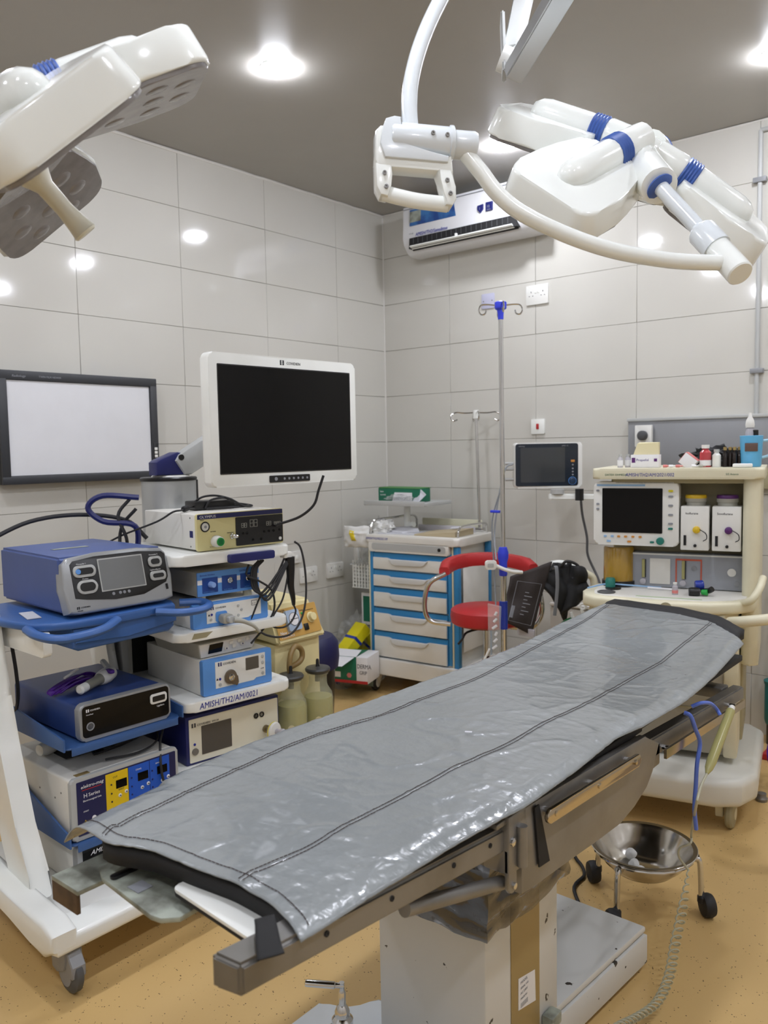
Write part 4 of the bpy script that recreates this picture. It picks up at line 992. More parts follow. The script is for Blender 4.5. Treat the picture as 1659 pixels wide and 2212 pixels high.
text([('CUT', .136, .158, .008), ('EFFECT', .154, .114, .006)], 'print_dark', u, base=(0, -.0028, 0))
text([('COAG', .215, .158, .007), ('BIPOLAR', .287, .158, .006), ('elektro-mag', .030, .158, .0145, 1.05, .2), ('H', .038, .128, .018), ('Series', .054, .129, .015, 1.05), ('Electrosurgical Unit', .036, .116, .0075), ('START', .036, .084, .006), ('SELECT', .084, .056, .006)], 'print_white', u, base=(0, -.0030, 0))
panel(u, .034, .098, .151, .153, 'red', -.002, .0006, .0005, 'underline')
put('warning_mark', G().prism([(.036, .050), (.048, .050), (.042, .060)], 'y', -.0028, -.002), 'label_yellow', u); button(u, .070, .058, .007, 'print_white', -.002); button(u, .042, .038, .005, 'print_grey', -.002)
put('label', G().box(.03, .075, .02, .04, .190, .1912), 'browntape', u)
for y, z in ((.06, .14), (.06, .03), (.10, .115), (.2, .12)): screw(u, (0, y, z), (-1, 0, 0))

# --- things on the diathermy unit
u = thing('cable_bundle', 'coil of thin black cable on top of the white diathermy unit', 'cable', T1p(.24, .16, .49), 88)
for q in range(5): put('coil', G().tube([(-.12+.01*q, -.03, .006), (-.02, -.04-.006*q, .014+.006*q), (.07+.006*q, -.03, .03+.008*q), (.10+.004*q, .02, .05+.004*q), (.04, .06+.004*q, .04), (-.08, .05, .01)], .0034, 7, 6, closed=True), 'rubber', u)
put('lead', G().tube([(.05, -.04, .06), (.095, -.09, .06), (.06, -.13, .02), (.035, -.168, -.03), (.038, -.170, -.08), (.05, -.172, -.12)], .0042, 8, 6), 'rubber', u)
put('lead', G().tube([(-.12, -.10, .006), (-.02, -.13, .008), (.06, -.11, .02), (.10, -.04, .05)], .0036, 7, 6), 'rubber', u)
one('black_pouch', G().prism([(-.12, 0), (.10, 0), (.12, .045), (-.09, .028)], 'y', 0, .10, .008, 2), 'blackm', 'black pouch lying on the white diathermy unit', 'pouch', loc=T1p(.17, .17, .489), rot=(0, 0, R_(88)))
one('footswitch_plug', G().lathe([(.0, 0), (.018, .004), (.024, .03), (.022, .09), (.012, .13), (.008, .16)], (0, 0, 0), (1, .25, 0), 18), 'plastic', 'pale plastic connector lying at the left on the diathermy unit', 'connector', loc=T1p(.0, .26, .512), rot=(0, 0, R_(88)))
# --- lowest box
u = T1t('black_front_device', 'white and silver device with a black front, lowest on the left cart', 'medical unit', -.018, -.004, .152)
put('case', G().box(.0, .36, .02, .44, 0, .130, .010, 2), 'offwhite', u)
put('front_frame', G().prism(rrect(0, .36, 0, .132, .018), 'y', 0, .030, .006, 3), 'silverp', u)
put('front_panel', G().rbox(.016, .350, -.003, .002, .010, .124, .012), 'screen', u)
put('top_plate', G().box(.01, .35, .03, .42, .1285, .1325, .001), 'blackm', u)
text([('AMISH/', .040, .092, .021, 1, .35)], 'print_white', u, base=(0, -.0036, 0))
put('power_ring', G().lathe([(.014, 0), (.014, .002), (.011, .0022), (.011, .0)], (.062, -.003, .062), (0, -1, 0), 24), 'print_white', u)
put('power_mark', G().box(.0612, .0628, -.0055, -.003, .062, .072), 'print_white', u)

# ================================================================ X-RAY VIEWER on the left wall
u = thing('film_viewer', 'black framed light box with a blank white face, on the left wall', 'light box', (0, -2.63, 1.33), 90)
put('housing', G().box(-.0, .785, -.055, -.006, 0, .49, .006, 2), 'blackp', u)
put('viewing_panel', G().box(.040, .745, -.0562, -.050, .038, .448), 'viewer', u)
for a in ((0, .785, 0, .036), (0, .785, .450, .49)): put('frame', G().box(a[0], a[1], -.066, -.053, a[2], a[3], .004), 'framegrey', u)
for a in ((0, .038), (.747, .785)): put('frame', G().box(a[0], a[1], -.066, -.053, .030, .455, .004), 'framegrey', u)
for z in (.110, .128, .146): put('button', G().box(.757, .775, -.069, -.065, z-.007, z+.007, .002), 'plastic', u)
put('switch_plate', G().box(.754, .778, -.068, -.065, .065, .175, .002), 'blackp', u)
text([('Radiology', .06, .462, .014, 1.1, .2), ('TWIN FILM VIEWER', .18, .463, .012, 1)], 'print_grey', u, base=(0, -.0665, 0))
one('viewer_lead', G().tube([(.03, -1.84, 1.40), (.04, -1.80, 1.385), (.04, -1.76, 1.38), (.03, -1.70, 1.35), (.02, -1.66, 1.2)], .005, 8, 6), 'rubber', 'short black lead leaving the lower right corner of the light box', 'lead')

# ================================================================ WALL FITTINGS
def socket(name, label, cat, loc, rz, w_=.146, h_=.092, switches=2, group='double power sockets'):
    u = thing(name, label, cat, loc, rz, group)
    put('plate', G().rbox(-w_/2, w_/2, -.017, -.006, -h_/2, h_/2, .004, .002), 'plastic', u)
    for sx in (-1, 1):
        x = sx*.038
        for dx, dz, a, b in ((0, .020, .0022, .005), (-.011, .0-.002, .005, .0025), (.011, .0-.002, .005, .0025)): pass
        put('pin_hole', G().box(x-.002, x+.002, -.0175, -.0165, .012, .021), 'blackm', u)
        put('pin_hole', G().box(x-.014, x-.008, -.0175, -.0165, -.008, -.004), 'blackm', u)
        put('pin_hole', G().box(x+.008, x+.014, -.0175, -.0165, -.008, -.004), 'blackm', u)
        put('rocker', G().box(sx*.010-.0065, sx*.010+.0065, -.0200, -.0165, .008, .030, .002), 'white', u)
    return u
socket('power_socket', 'double wall socket nearest the trolley on the left wall', 'socket', (0, -.777, .70), 90)
socket('power_socket', 'double wall socket nearer the corner on the left wall', 'socket', (0, -.541, .70), 90)
u = socket('power_socket', 'double wall socket high on the back wall beside the drip stand hooks', 'socket', (1.158, 0, 2.322), 0, .142, .11)
u = thing('wall_switch', 'small white switch half hidden behind the trolley handpiece', 'switch', (0, -.88, .82), 90)
put('plate', G().rbox(-.04, .04, -.022, -.006, -.035, .035, .004, .002), 'plastic', u); put('rocker', G().box(-.010, .010, -.026, -.021, -.014, .014, .002), 'white', u)
u = thing('blank_plate', 'pale lilac blank plate high on the back wall, left of the socket', 'plate', (.823, 0, 2.328), 0)
put('plate', G().rbox(-.044, .044, -.014, -.006, -.044, .044, .004, .002), 'lilac', u)
for x in (-.03, .03): put('screw', G().lathe([(.004, 0), (.004, .001), (0, .0015)], (x, -.014, 0), (0, -1, 0), 10), 'steel', u)
u = thing('call_point', 'small white switch with a red rocker above the bedside monitor', 'switch', (1.160, 0, 1.568), 0)
put('plate', G().rbox(-.043, .043, -.018, -.006, -.043, .043, .005, .002), 'white', u); put('rocker', G().rbox(-.008, .008, -.022, -.017, -.016, .016, .003, .001), 'red', u)
u = thing('trunking_box', 'cream wall box behind the plastic bag beside the crash cart', 'wall box', (0, -.30, .62), 90)
put('box', G().box(-.06, .06, -.035, -.006, 0, .27, .004), 'offwhite', u); put('cover', G().box(-.055, .055, -.040, -.034, .006, .264, .003), 'plastic', u)
u = thing('bed_head_panel', 'long grey service panel on the back wall behind the anaesthesia machine', 'panel', (1.72, 0, 1.33), 0)
put('housing', G().box(0, 1.3, -.045, -.006, 0, .25, .004), 'panelgrey', u); put('top_rail', G().box(-.004, 1.304, -.052, -.006, .245, .262, .003), 'plasticgrey', u)
put('cover_strip', G().box(0, 1.3, -.050, -.044, -.10, .0, .002), 'creamdark', u)
u = thing('gas_outlet', 'white gas outlet with a dark round socket on the grey service panel', 'gas outlet', (1.815, -.052, 1.50), 0)
put('plate', G().rbox(-.045, .045, -.02, 0, -.06, .055, .005, .002), 'plastic', u)
put('valve', G().lathe([(.026, 0), (.026, .02), (.020, .028), (.012, .030), (0, .030)], (0, -.02, 0), (0, -1, 0), 22), 'dialgrey', u)

# ================================================================ AIR CONDITIONER
u = thing('air_conditioner', 'white split air conditioner with an open louvre, high on the back wall', 'air conditioner', (.335, 0, 2.64), 0)
PR = [(-.006, .015), (-.006, .30), (-.16, .30), (-.205, .285), (-.215, .10), (-.205, .06), (-.165, .012), (-.13, .0), (-.05, .0)]
g = G(); g.prism(PR, 'x', 0, .93, .010, 3)
bmesh.ops.delete(g.bm, geom=[], context='VERTS')
put('housing', g, 'acwhite', u)
put('air_outlet', G().hexa([(.075, -.180, .030), (.80, -.180, .030), (.80, -.212, .070), (.075, -.212, .070), (.065, -.192, .020), (.81, -.192, .020), (.81, -.2175, .078), (.065, -.2175, .078)]), 'blackm', u)
put('air_outlet', G().prism([(.055, .030), (.06, .092), (.80, .092), (.815, .030)], 'y', -.2205, -.170), 'blackm', u)
for x in [.09+.035*i for i in range(20)]: put('vane', G().box(x, x+.003, -.2225, -.20, .055, .088), 'dialgrey', u)
g = G(); g.hexa([(.072, -.205, .026), (.79, -.205, .026), (.79, -.236, .038), (.072, -.236, .038), (.072, -.205, .031), (.79, -.205, .031), (.79, -.235, .044), (.072, -.235, .044)]); put('louvre', g, 'white', u)
put('louvre_pin', G().box(.405, .417, -.235, -.20, .035, .060, .002), 'white', u)
def acp(x0, x1, z0, z1, m, name='sticker', t=.0010): return put(name, G().box(x0, x1, -.2165, -.2115, z0, z1), m, u)
g = G(); g.hexa([(.060, -.2165, .165), (.40, -.2130, .165), (.40, -.206, .165), (.060, -.206, .165), (.060, -.212, .262), (.38, -.210, .262), (.38, -.204, .262), (.060, -.204, .262)]); put('sticker', g, 'acsticker', u, 'blue advertising sticker')
g = G(); g.hexa([(.060, -.2175, .185), (.145, -.217, .185), (.145, -.206, .185), (.060, -.206, .185), (.060, -.2130, .25), (.145, -.2128, .25), (.145, -.204, .25), (.060, -.204, .25)]); put('sticker', g, 'wornmetal', u)
put('emblem', G().prism([(.555, .165), (.555, .188), (.592, .192), (.592, .165), (.574, .145)], 'y', -.2205, -.2), 'navy', u)
put('emblem', G().prism([(.612, .148), (.612, .196), (.655, .196), (.655, .148)], 'y', -.2215, -.2), 'navy', u)
text([('AMISH/TH2/Samsibtee', .105, .098, .030, .85, .2)], 'print_blue', u, base=(0, -.2178, 0))
text([('1', .566, .162, .022), ('10', .619, .164, .022, .9), ('YEARS', .619, .151, .009), ('TROPICAL T3', .665, .158, .010), ('INVERTER', .72, .170, .013), ('energy', .06, .115, .012)], 'print_grey', u, base=(0, -.2222, 0))
put('grille_line', G().box(.01, .92, -.214, -.200, .268, .271), 'print_grey', u)

# ================================================================ SUCTION MACHINE AND JARS
u = thing('suction_machine', 'cream suction machine with an orange panel and a gauge, right of the trolley', 'suction machine', (1.22, -2.17, 0), 92)
g = G(); g.hexa([(.035, .0, .700), (.312, .0, .695), (.325, .33, .72), (.035, .33, .73), (.035, .055, .865), (.262, .055, .852), (.290, .33, .862), (.035, .33, .875)])
bmesh.ops.bevel(g.bm, geom=list(g.bm.edges), offset=.010, segments=3, affect='EDGES'); put('console', g, 'suctcream', u)
TM = Matrix.Translation((0, -.002, .700)) @ Matrix.Rotation(R_(-19.3), 4, 'X')
def sp(g): g.bm.transform(TM); return g
put('front_panel', sp(G().rbox(.045, .285, -.001, .002, .020, .140, .006)), 'orange', u)
k = put('gauge', sp(G().rbox(.098, .170, -.014, .0, .045, .128, .006, .003)), 'gaugeblue', u)
put('gauge_face', sp(G().lathe([(.027, 0), (.027, .001), (0, .0012)], (.134, -.014, .090), (0, -1, 0), 24)), 'print_white', k)
put('gauge_ring', sp(G().tube([(.134+.026*math.cos(R_(a)), -.0155, .090+.026*math.sin(R_(a))) for a in range(0, 360, 20)], .001, 5, 1, closed=True)), 'print_dark', k)
put('needle', sp(G().box(.115, .156, -.0165, -.0155, .089, .0915)), 'print_dark', k)
put('regulator_knob', sp(G().lathe([(.022, 0), (.022, .004), (.018, .006), (.016, .020), (0, .021)], (.240, -.001, .082), (0, -1, 0), 24)), 'suctcream', u)
put('switch', sp(G().box(.190, .214, -.006, 0, .035, .062, .002)), 'blackp', u)
put('pilot_lamp', sp(G().lathe([(.005, 0), (.005, .003), (0, .004)], (.196, -.001, .105), (0, -1, 0), 12)), 'brightgreen', u)
text([('ELECTRIC SUCTION', .050, .130, .008, .8), ('APPARATUS', .052, .120, .011, .8), ('POWER', .187, .116, .006), ('VACUUM REGULATOR', .205, .112, .006)], 'print_dark', u, (70.7, 0, 0), base=(0, -.0035, .700))
text([('New Life', .055, .04, .018, 1.0), ('MEDICALS', .058, .026, .011, 1.4)], 'print_white', u, (70.7, 0, 0), base=(0, -.0035, .700))
put('body', G().box(.04, .30, .03, .30, .27, .70, .012, 2), 'suctcream', u)
put('base_shelf', G().box(.03, .32, -.12, .31, .24, .272, .010, 2), 'suctcream', u)
for x in (.05, .29):
    for y in (-.10, .28):
        k = put('leg', G().cyl((x, y, .05), (x, y, .245), .012, None, 12), 'suctcream', u)
        put('wheel', G().lathe([(.018, -.010), (.025, -.008), (.025, .008), (.018, .010)], (x, y, .025), (1, 0, 0), 18), 'rubber', k)
def jar(name, label, loc):
    u = thing(name, label, 'jar', loc, 0, 'suction jars')
    put('glass_body', G().lathe([(.0, .002), (.052, .002), (.060, .010), (.061, .19), (.056, .215), (.040, .240), (.036, .255), (.036, .285), (.042, .290), (.042, .298)], n=32, caps=False), 'glass', u)
    put('fluid', G().lathe([(0, .004), (.050, .004), (.057, .012), (.0575, .188), (.054, .20), (0, .201)], n=30), 'fluid', u)
    k = put('lid', G().lathe([(.0, .297), (.044, .297), (.049, .302), (.051, .310), (.047, .316), (.012, .320), (0, .320)], n=32), 'jarlid', u)
    put('lid_nozzle', G().lathe([(.010, .318), (.007, .326), (.0065, .345), (.004, .350)], n=12), 'blackp', k)
    put('stopper', G().cyl((0, 0, .26), (0, 0, .298), .012, None, 12), 'blackp', k)
    put('label_disc', G().lathe([(.014, 0), (.014, .001), (0, .0012)], (.044, -.044, .12), (.7, -.7, 0), 18), 'creamy', u)
    return u
jar('suction_jar', 'left glass suction jar with yellow fluid and a black lid, nearer the trolley', (1.245, -2.103, .272))
jar('suction_jar', 'right glass suction jar with yellow fluid and a scratched label, beside the bin', (1.255, -1.965, .272))
one('suction_hose', G().tube([(1.235, -2.095, .58), (1.235, -2.10, .62), (1.23, -2.085, .665), (1.22, -2.05, .685), (1.215, -2.015, .665), (1.215, -2.01, .635), (1.215, -2.03, .615), (1.20, -2.06, .60)], .011, 12, 6), 'hose', 'curled brown rubber hose between the two suction jars', 'hose')
u = thing('waste_bin', 'black bin with a navy rim behind the suction jars', 'bin', (.86, -1.63, 0), 0)
put('bucket', G().lathe([(0, .0), (.105, .0), (.125, .45), (.12, .455)], n=32), 'blackbag', u)
put('rim', G().lathe([(.128, .45), (.140, .455), (.146, .50), (.142, .57), (.118, .60), (.0, .60)], n=32), 'navyrim', u)

# ================================================================ CRASH CART
cc = thing('crash_cart', 'white and blue crash cart with six drawers in the corner', 'cart', (.331, -.60, 0), 5)
W2 = .625
put('cabinet', G().box(.03, W2-.03, .012, .40, .20, .925, .004), 'cartwhite', cc)
for x0, x1 in ((.025, .052), (.560, .585)): put('corner_post', G().box(x0, x1, -.002, .02, .225, .862, .006), 'cartblue', cc)
put('corner_post', G().box(.597, .630, -.002, .035, .205, .905, .008), 'cartblue', cc)
put('corner_post', G().box(.597, .630, .365, .40, .205, .905, .008), 'cartblue', cc)
put('post_strip', G().box(.586, .597, .0, .02, .205, .905, .002), 'cream', cc)
put('post_strip', G().box(.014, .025, .0, .02, .205, .905, .002), 'cream', cc)
put('top', G().prism(rrect(.0, W2+.015, -.022, .425, .03), 'z', .905, .950, .010, 3), 'cartwhite', cc)
k = put('top_drawer', G().prism(rrect(.030, .580, .852, .912, .012), 'y', -.022, .01, .005, 2), 'cartwhite', cc)
put('recess', G().prism(rrect(.055, .560, .864, .903, .012), 'y', -.0235, -.021, .001, 1), 'plasticgrey', k)
put('lock', G().lathe([(.010, 0), (.010, .003), (.006, .004), (0, .004)], (.520, -.0235, .884), (0, -1, 0), 16), 'blackp', k)
def drawer(z0, z1, hb=.028):
    b = put('drawer', G().box(.055, .558, -.004, .01, z0, z1, .001), 'cartblue', cc)
    zt = z1-hb
    P = [(.057, z0+.004), (.556, z0+.004), (.556, zt), (.440, zt), (.418, zt-.006), (.395, zt-.026), (.22, zt-.030), (.195, zt-.024), (.172, zt-.003), (.155, zt), (.057, zt)]
    put('drawer_front', G().prism(P, 'y', -.016, -.003, .003, 2), 'cartwhite', b)
    P = [(.175, zt-.004), (.44, zt-.004), (.418, zt-.028), (.395, zt-.036), (.22, zt-.040), (.195, zt-.032)]
    put('handle', G().prism(P, 'y', -.028, -.014, .004, 2), 'cartgrip', b)
    return b
for z0, z1 in ((.745, .845), (.643, .740), (.520, .638), (.378, .513), (.222, .373)): drawer(z0, z1)
put('base', G().prism(rrect(.0, W2+.02, -.028, .43, .03), 'z', .118, .215, .008, 3), 'cartwhite', cc)
put('side_panel_line', G().box(.6300, .6312, .05, .35, .80, .84), 'plasticgrey', cc)
put('side_panel_line', G().box(.6300, .6312, .05, .35, .30, .78, .001), 'plastic', cc)
for i, (x, y) in enumerate(((.035, .03), (.58, .03), (.035, .38), (.58, .38))):
    k = put('caster', G().prism([(-.028, .120), (.030, .120), (.034, .085), (.018, .045), (-.018, .045), (-.030, .08)], 'x', x-.020, x+.020, .004, 2), 'plastic', cc); 
    k.location = (0, y, 0)
    put('wheel', G().lathe([(.030, -.016), (.050, -.014), (.054, -.008), (.054, .008), (.050, .014), (.030, .016)], (x, -.01, .054), (1, .25, 0), 24), 'rubber', k)
    put('wheel_cover', G().lathe([(.034, -.024), (.036, -.020), (.036, -.016), (.034, .019)], (x, -.01, .054), (1, .25, 0), 24), 'plastic', k)
    put('wheel_hub', G().lathe([(.016, -.025), (.016, -.0265), (0, -.027)], (x, -.01, .054), (1, .25, 0), 18), 'rubber', k)
text([('AMISH/TH2/ME/2021/09', .012, .922, .020, .78, .15)], 'print_blue', cc, base=(0, -.0226, 0))
put('side_rail', G().tube([(.018, .02, .948), (.018, .03, 1.0), (.03, .06, 1.03), (.06, .20, 1.035), (.10, .38, 1.035), (.10, .40, .948)], .007, 8, 5), 'chrome', cc)
put('side_rail', G().tube([(.600, .05, .948), (.600, .06, .99), (.605, .10, 1.01), (.61, .30, 1.01), (.61, .37, 1.0), (.61, .38, .948)], .007, 8, 5), 'chrome', cc)
put('back_guard', G().box(.14, .56, .405, .415, .95, 1.02, .004), 'creamguard', cc)
put('divider', G().box(.15, .55, .34, .347, .95, .985, .003), 'clearplastic', cc)
# shelf on a post
sh = thing('raised_shelf', 'small grey shelf on a white post above the crash cart', 'shelf', ccp(.13, .25, .95) if False else (.4385, -.3396, .950), 5)
put('post', G().cyl((0, 0, 0), (0, 0, .165), .020, None, 18), 'white', sh)
put('collar', G().cyl((.0, 0, .035), (.055, -.01, .045), .018, None, 16), 'white', sh)
put('tray', G().prism(rrect(-.20, .235, -.17, .15, .02), 'z', .165, .185, .006, 2), 'plasticgrey', sh)
put('tray_lip', G().box(-.20, .235, -.175, -.168, .165, .196, .003), 'plasticgrey', sh)
u = thing('glove_box', 'green and white glove carton with a torn top, on the small grey shelf', 'carton', (.445, -.37, 1.1365), 2)
put('carton', G().box(-.155, .155, -.06, .05, 0, .078, .001), 'green', u)
put('white_label', G().prism([(-.05, .0), (.10, .0), (.10, .055), (-.03, .055)], 'y', -.0612, -.06), 'print_white', u)
put('flap', G().hexa([(.10, -.065, .0), (.165, -.09, .0), (.165, -.085, .0), (.10, -.06, .0), (.155, -.05, .075), (.20, -.06, .045), (.20, -.055, .045), (.155, -.045, .075)]), 'paper', u)
put('top_flap', G().hexa([(-.15, -.062, .078), (.15, -.062, .078), (.16, .05, .080), (-.15, .05, .080), (-.15, -.062, .084), (.15, -.062, .080), (.16, .05, .084), (-.15, .05, .086)]), 'brightgreen2', u)
text([('latex', -.14, .055, .014), ('GLOVES', -.14, .035, .012)], 'print_white', u, base=(0, -.0616, 0)); text([('DERMAGRIP', -.035, .012, .022, .9), ('examination', -.01, .040, .010)], 'print_grey', u, base=(0, -.0616, 0))
def crumple(seed, sx, sy, sz, m, name, label, cat, loc, rot=(0, 0, 0), kind=None):
    g = G(); bmesh.ops.create_icosphere(g.bm, subdivisions=4, radius=1)
    for v in g.bm.verts:
        p = v.co.copy(); q = p*2.1+Vector((seed, seed*2, 0)); n = abs(noise.noise(q))+.5*abs(noise.noise(q*2.3))+.25*noise.noise(q*5)
        p *= (.72+.75*n); v.co = Vector((p.x*sx, p.y*sy, max(-.55, p.z)*sz+.55*sz))
    return one(name, g, m, label, cat, loc=loc, rot=rot)
u = crumple(5, .10, .04, .018, 'clearbag', 'plastic_wrapper', 'clear crumpled wrapper lying in front of the glove carton', 'wrapper', (.47, -.46, 1.148))
one('papers', G().prism([(-.12, -.09), (.13, -.07), (.12, .08), (-.10, .09)], 'z', 0, .006), 'paper', 'loose white papers on the left of the crash cart top', 'papers', loc=(.50, -.46, .951), rot=(0, 0, .1))
one('folded_paper', G().hexa([(-.09, -.08, 0), (.10, -.06, 0), (.09, .07, 0), (-.08, .08, 0), (-.08, -.07, .018), (.09, -.06, .006), (.08, .07, .02), (-.07, .08, .022)]), 'paper', 'upper folded sheet lying on the loose white papers', 'papers', loc=(.47, -.44, .9575), rot=(0, 0, -.3))
one('folder', G().hexa([(-.13, -.10, 0), (.14, -.10, 0), (.14, .12, 0), (-.12, .12, 0), (-.13, -.10, .008), (.14, -.10, .030), (.14, .12, .035), (-.12, .12, .012)]), 'manila', 'brown folder on the right of the crash cart top', 'folder', loc=(.76, -.42, .951), rot=(0, 0, .1))
one('receipt', G().box(-.03, .03, -.02, .02, 0, .002), 'paper', 'small white slip lying on the brown folder', 'paper', loc=(.80, -.34, .988), rot=(.1, -.08, .3))
# drip pole of the crash cart
u = thing('drip_pole', 'thin steel drip pole with four hooks rising behind the crash cart', 'drip pole', (.842, -.150, .951), 0)
put('pole', G().cyl((0, 0, 0), (-.027, .01, .69), .0085, None, 12), 'chrome', u)
put('pole_clamp', G().box(-.03, .03, -.015, .015, .0, .025, .004), 'chrome', u)
put('hub', G().cyl((-.027, .01, .674), (-.028, .01, .724), .018, None, 14), 'white', u)
for a in (40, 130, 220, 310):
    ca, sa = math.cos(R_(a)), math.sin(R_(a))
    put('hook', G().tube([(-.028, .01, .709), (-.028+.07*ca, .01+.07*sa, .707), (-.028+.12*ca, .01+.12*sa, .711), (-.028+.150*ca, .01+.150*sa, .689), (-.028+.135*ca, .01+.135*sa, .661), (-.028+.11*ca, .01+.11*sa, .669)], .0045, 8, 5), 'chrome', u)
# basket and bag on the left side of the cart
u = thing('wire_basket', 'white perforated plastic basket hanging on the left side of the crash cart', 'basket', (.20, -.40, .60), 5)
rows = 6
for z in range(7): put('bar', G().tube([(-.065+.002*z, -.12, z*.022+.002), (.10, -.12, z*.022+.002), (.10, .10, z*.022+.002), (-.065+.002*z, .10, z*.022+.002)], .0035, 5, 1, closed=True), 'white', u)
for i in range(8): put('bar', G().box(-.060+.022*i, -.054+.022*i, -.124, -.118, 0, .15), 'white', u)
for i in range(8): put('bar', G().box(-.068, -.062, -.115+.028*i, -.109+.028*i, 0, .17), 'white', u)
put('basket_rim', G().tube([(-.075, -.125, .145), (.10, -.125, .165), (.10, .10, .175), (-.075, .10, .165)], .005, 6, 1, closed=True), 'white', u)
put('basket_floor', G().box(-.062, .10, -.118, .10, 0, .004), 'white', u)
crumple(2, .075, .10, .22, 'clearbag', 'plastic_bag', 'crumpled clear bag stuffed in the white basket', 'bag', (.225, -.42, .63))
u = thing('printed_bag', 'white plastic bag with a yellow print draped on the crash cart corner', 'bag', (.26, -.60, .87), 15)
g = G()
def bagsurf(a, b):
    x = -.085+.17*a; z = .0+.125*b+.015*noise.noise(Vector((a*3, b*3, 1))); y = -.035*math.sin(3.14*a)*math.sin(3.14*min(1, b*.8+.1))+.012*noise.noise(Vector((a*5, b*5, 4)))
    return (x, y-.01, z)
g.grid(bagsurf, 18, 14); o = put('bag_sheet', g, 'bagwhite', u, sharp=180); md = o.modifiers.new('s', 'SOLIDIFY'); md.thickness = .002
g = G()
g.grid(lambda a, b: (lambda p: (p[0], p[1]-.003, p[2]))(bagsurf(.28+.20*a+.10*(1-b)**2, .30+.55*b)), 6, 8); o = put('yellow_print', g, 'yellowprint', u, sharp=180); md = o.modifiers.new('s', 'SOLIDIFY'); md.thickness = .001
crumple(9, .09, .05, .05, 'bagwhite', 'plastic_bag', 'white plastic bag bunched on the rear left of the crash cart top', 'bag', (.37, -.50, .951))

# ================================================================ PILE IN THE CORNER
def sharps(a, b, label, w_=.095, h_=.065):
    a, b = Vector(a), Vector(b); u = thing('sharps_box', label, 'carton', tuple(a), 0, 'yellow sharps cartons')
    q = b-a; L = q.length; g = G(); beam(g, (0, 0, 0), q, w_, h_, bev=.002); put('carton', g, 'yellow', u)
    g = G(); beam(g, q*.68, q*.73, w_+.003, h_+.003, bev=.001); put('band', g, 'tapeblue', u); return u
u = sharps((0.212,-0.830,0.125), (0.256,-0.558,0.376), 'yellow folded sharps carton with a blue band, uppermost of the two in the corner')
q = (Vector((0.256,-0.558,0.376))-Vector((0.212,-0.830,0.125))); sd = q.cross(Vector((0, 0, 1))).normalized(); up = sd.cross(q).normalized()
def onb(t, s_): return tuple(q*t+sd*s_+up*.0325)
put('ink_mark', G().tube([onb(.25, -.01), onb(.30, .01), onb(.25, .02), onb(.20, .0), onb(.26, -.015), onb(.34, .0)], .0012, 5, 4), 'print_dark', u)
sharps((0.123,-0.620,0.091), (0.226,-0.433,0.309), 'yellow folded sharps carton half hidden under the first one')
u = thing('dressing_carton', 'green and white carton with an open white flap on the corner floor', 'carton', (0.323,-0.765,0.106), 18)
put('carton', G().box(-.11, .08, -.08, .10, 0, .155, .001), 'green', u); put('white_side', G().box(.081, .15, -.081, .10, 0, .155, .001), 'print_white', u)
put('red_band', G().box(-.1105, .151, -.083, -.0805, .0, .016), 'red', u)
put('flap', G().hexa([(-.11, -.08, .153), (.07, -.08, .153), (.07, -.078, .153), (-.11, -.078, .153), (-.14, -.17, .118), (.03, -.17, .118), (.03, -.168, .120), (-.14, -.168, .120)]), 'print_white', u)
put('flap', G().hexa([(-.11, -.08, .155), (.08, -.08, .155), (.08, .0, .175), (-.11, .0, .175), (-.11, -.08, .157), (.08, -.08, .157), (.08, .0, .177), (-.11, .0, .177)]), 'print_white', u)
text([('DERMA', .085, .09, .036, .75), ('GRIP', .10, .055, .030, .75)], 'print_dark', u, base=(0, -.0815, 0))
text([('powder free', -.095, .115, .011), ('examination gloves', -.095, .100, .010), ('non sterile', -.095, .085, .010)], 'print_white', u, base=(0, -.0812, 0))
put('white_label', G().box(-.09, -.02, -.0822, -.08, .030, .062), 'print_white', u); put('seal', G().lathe([(.016, 0), (.016, .001), (0, .001)], (.035, -.081, .045), (0, -1, 0), 6), 'pink', u)
one('glove_carton', G().box(-.07, .09, -.05, .05, 0, .17, .001), 'green', 'dark green carton standing behind the opened dressing carton', 'carton', loc=(.20, -.40, .12), rot=(0, .05, .2))
u = thing('document_holder', 'upright green and white pack standing against the crash cart side', 'pack', (.235, -.44, .36), 8)
put('pack', G().box(-.075, .05, -.015, .015, 0, .20, .001), 'print_white', u); put('green_field', G().prism([(-.062, .02), (.0, .02), (.028, .18), (-.062, .18)], 'y', -.017, -.0145), 'green', u)
put('leaflet', G().hexa([(.0, -.02, .0), (.035, -.02, .0), (.035, -.018, .0), (.0, -.018, .0), (.03, -.04, .16), (.06, -.04, .16), (.06, -.038, .16), (.03, -.038, .16)]), 'plastic', u)
one('soft_pack', G().tube([(-.12, 0, .03), (-.03, -.01, .045), (.08, .01, .05), (.18, .03, .045)], .045, 14, 5, flat=.7, rs=(.028, .048)), 'wrapgrey', 'grey green wrapped pack with a purple stripe on the floor in the corner', 'pack', loc=(.20, -.64, .012), rot=(0, 0, .1))
one('purple_stripe', G().tube([(0, 0, .005), (.01, -.012, .03), (.035, -.012, .06)], .014, 8, 5, flat=.2), 'purple', 'purple crescent printed on the grey green wrapped pack', 'print', loc=(.14, -.675, .015))
crumple(3, .09, .08, .11, 'clearbag', 'plastic_bag', 'clear plastic bag on the floor between the black bin and the corner pile', 'bag', (.12, -.66, .0))
crumple(7, .16, .13, .16, 'clearbag', 'plastic_bag', 'large clear plastic bag behind the yellow cartons', 'bag', (.12, -.44, .15))
crumple(8, .10, .08, .09, 'bagwhite', 'plastic_bag', 'white plastic bag below the yellow carton beside the black bin', 'bag', (.20, -.85, .19))
crumple(11, .11, .13, .19, 'bagwhite', 'plastic_bag', 'bulky white bag buried under the corner pile', 'bag', (.16, -.42, .0))

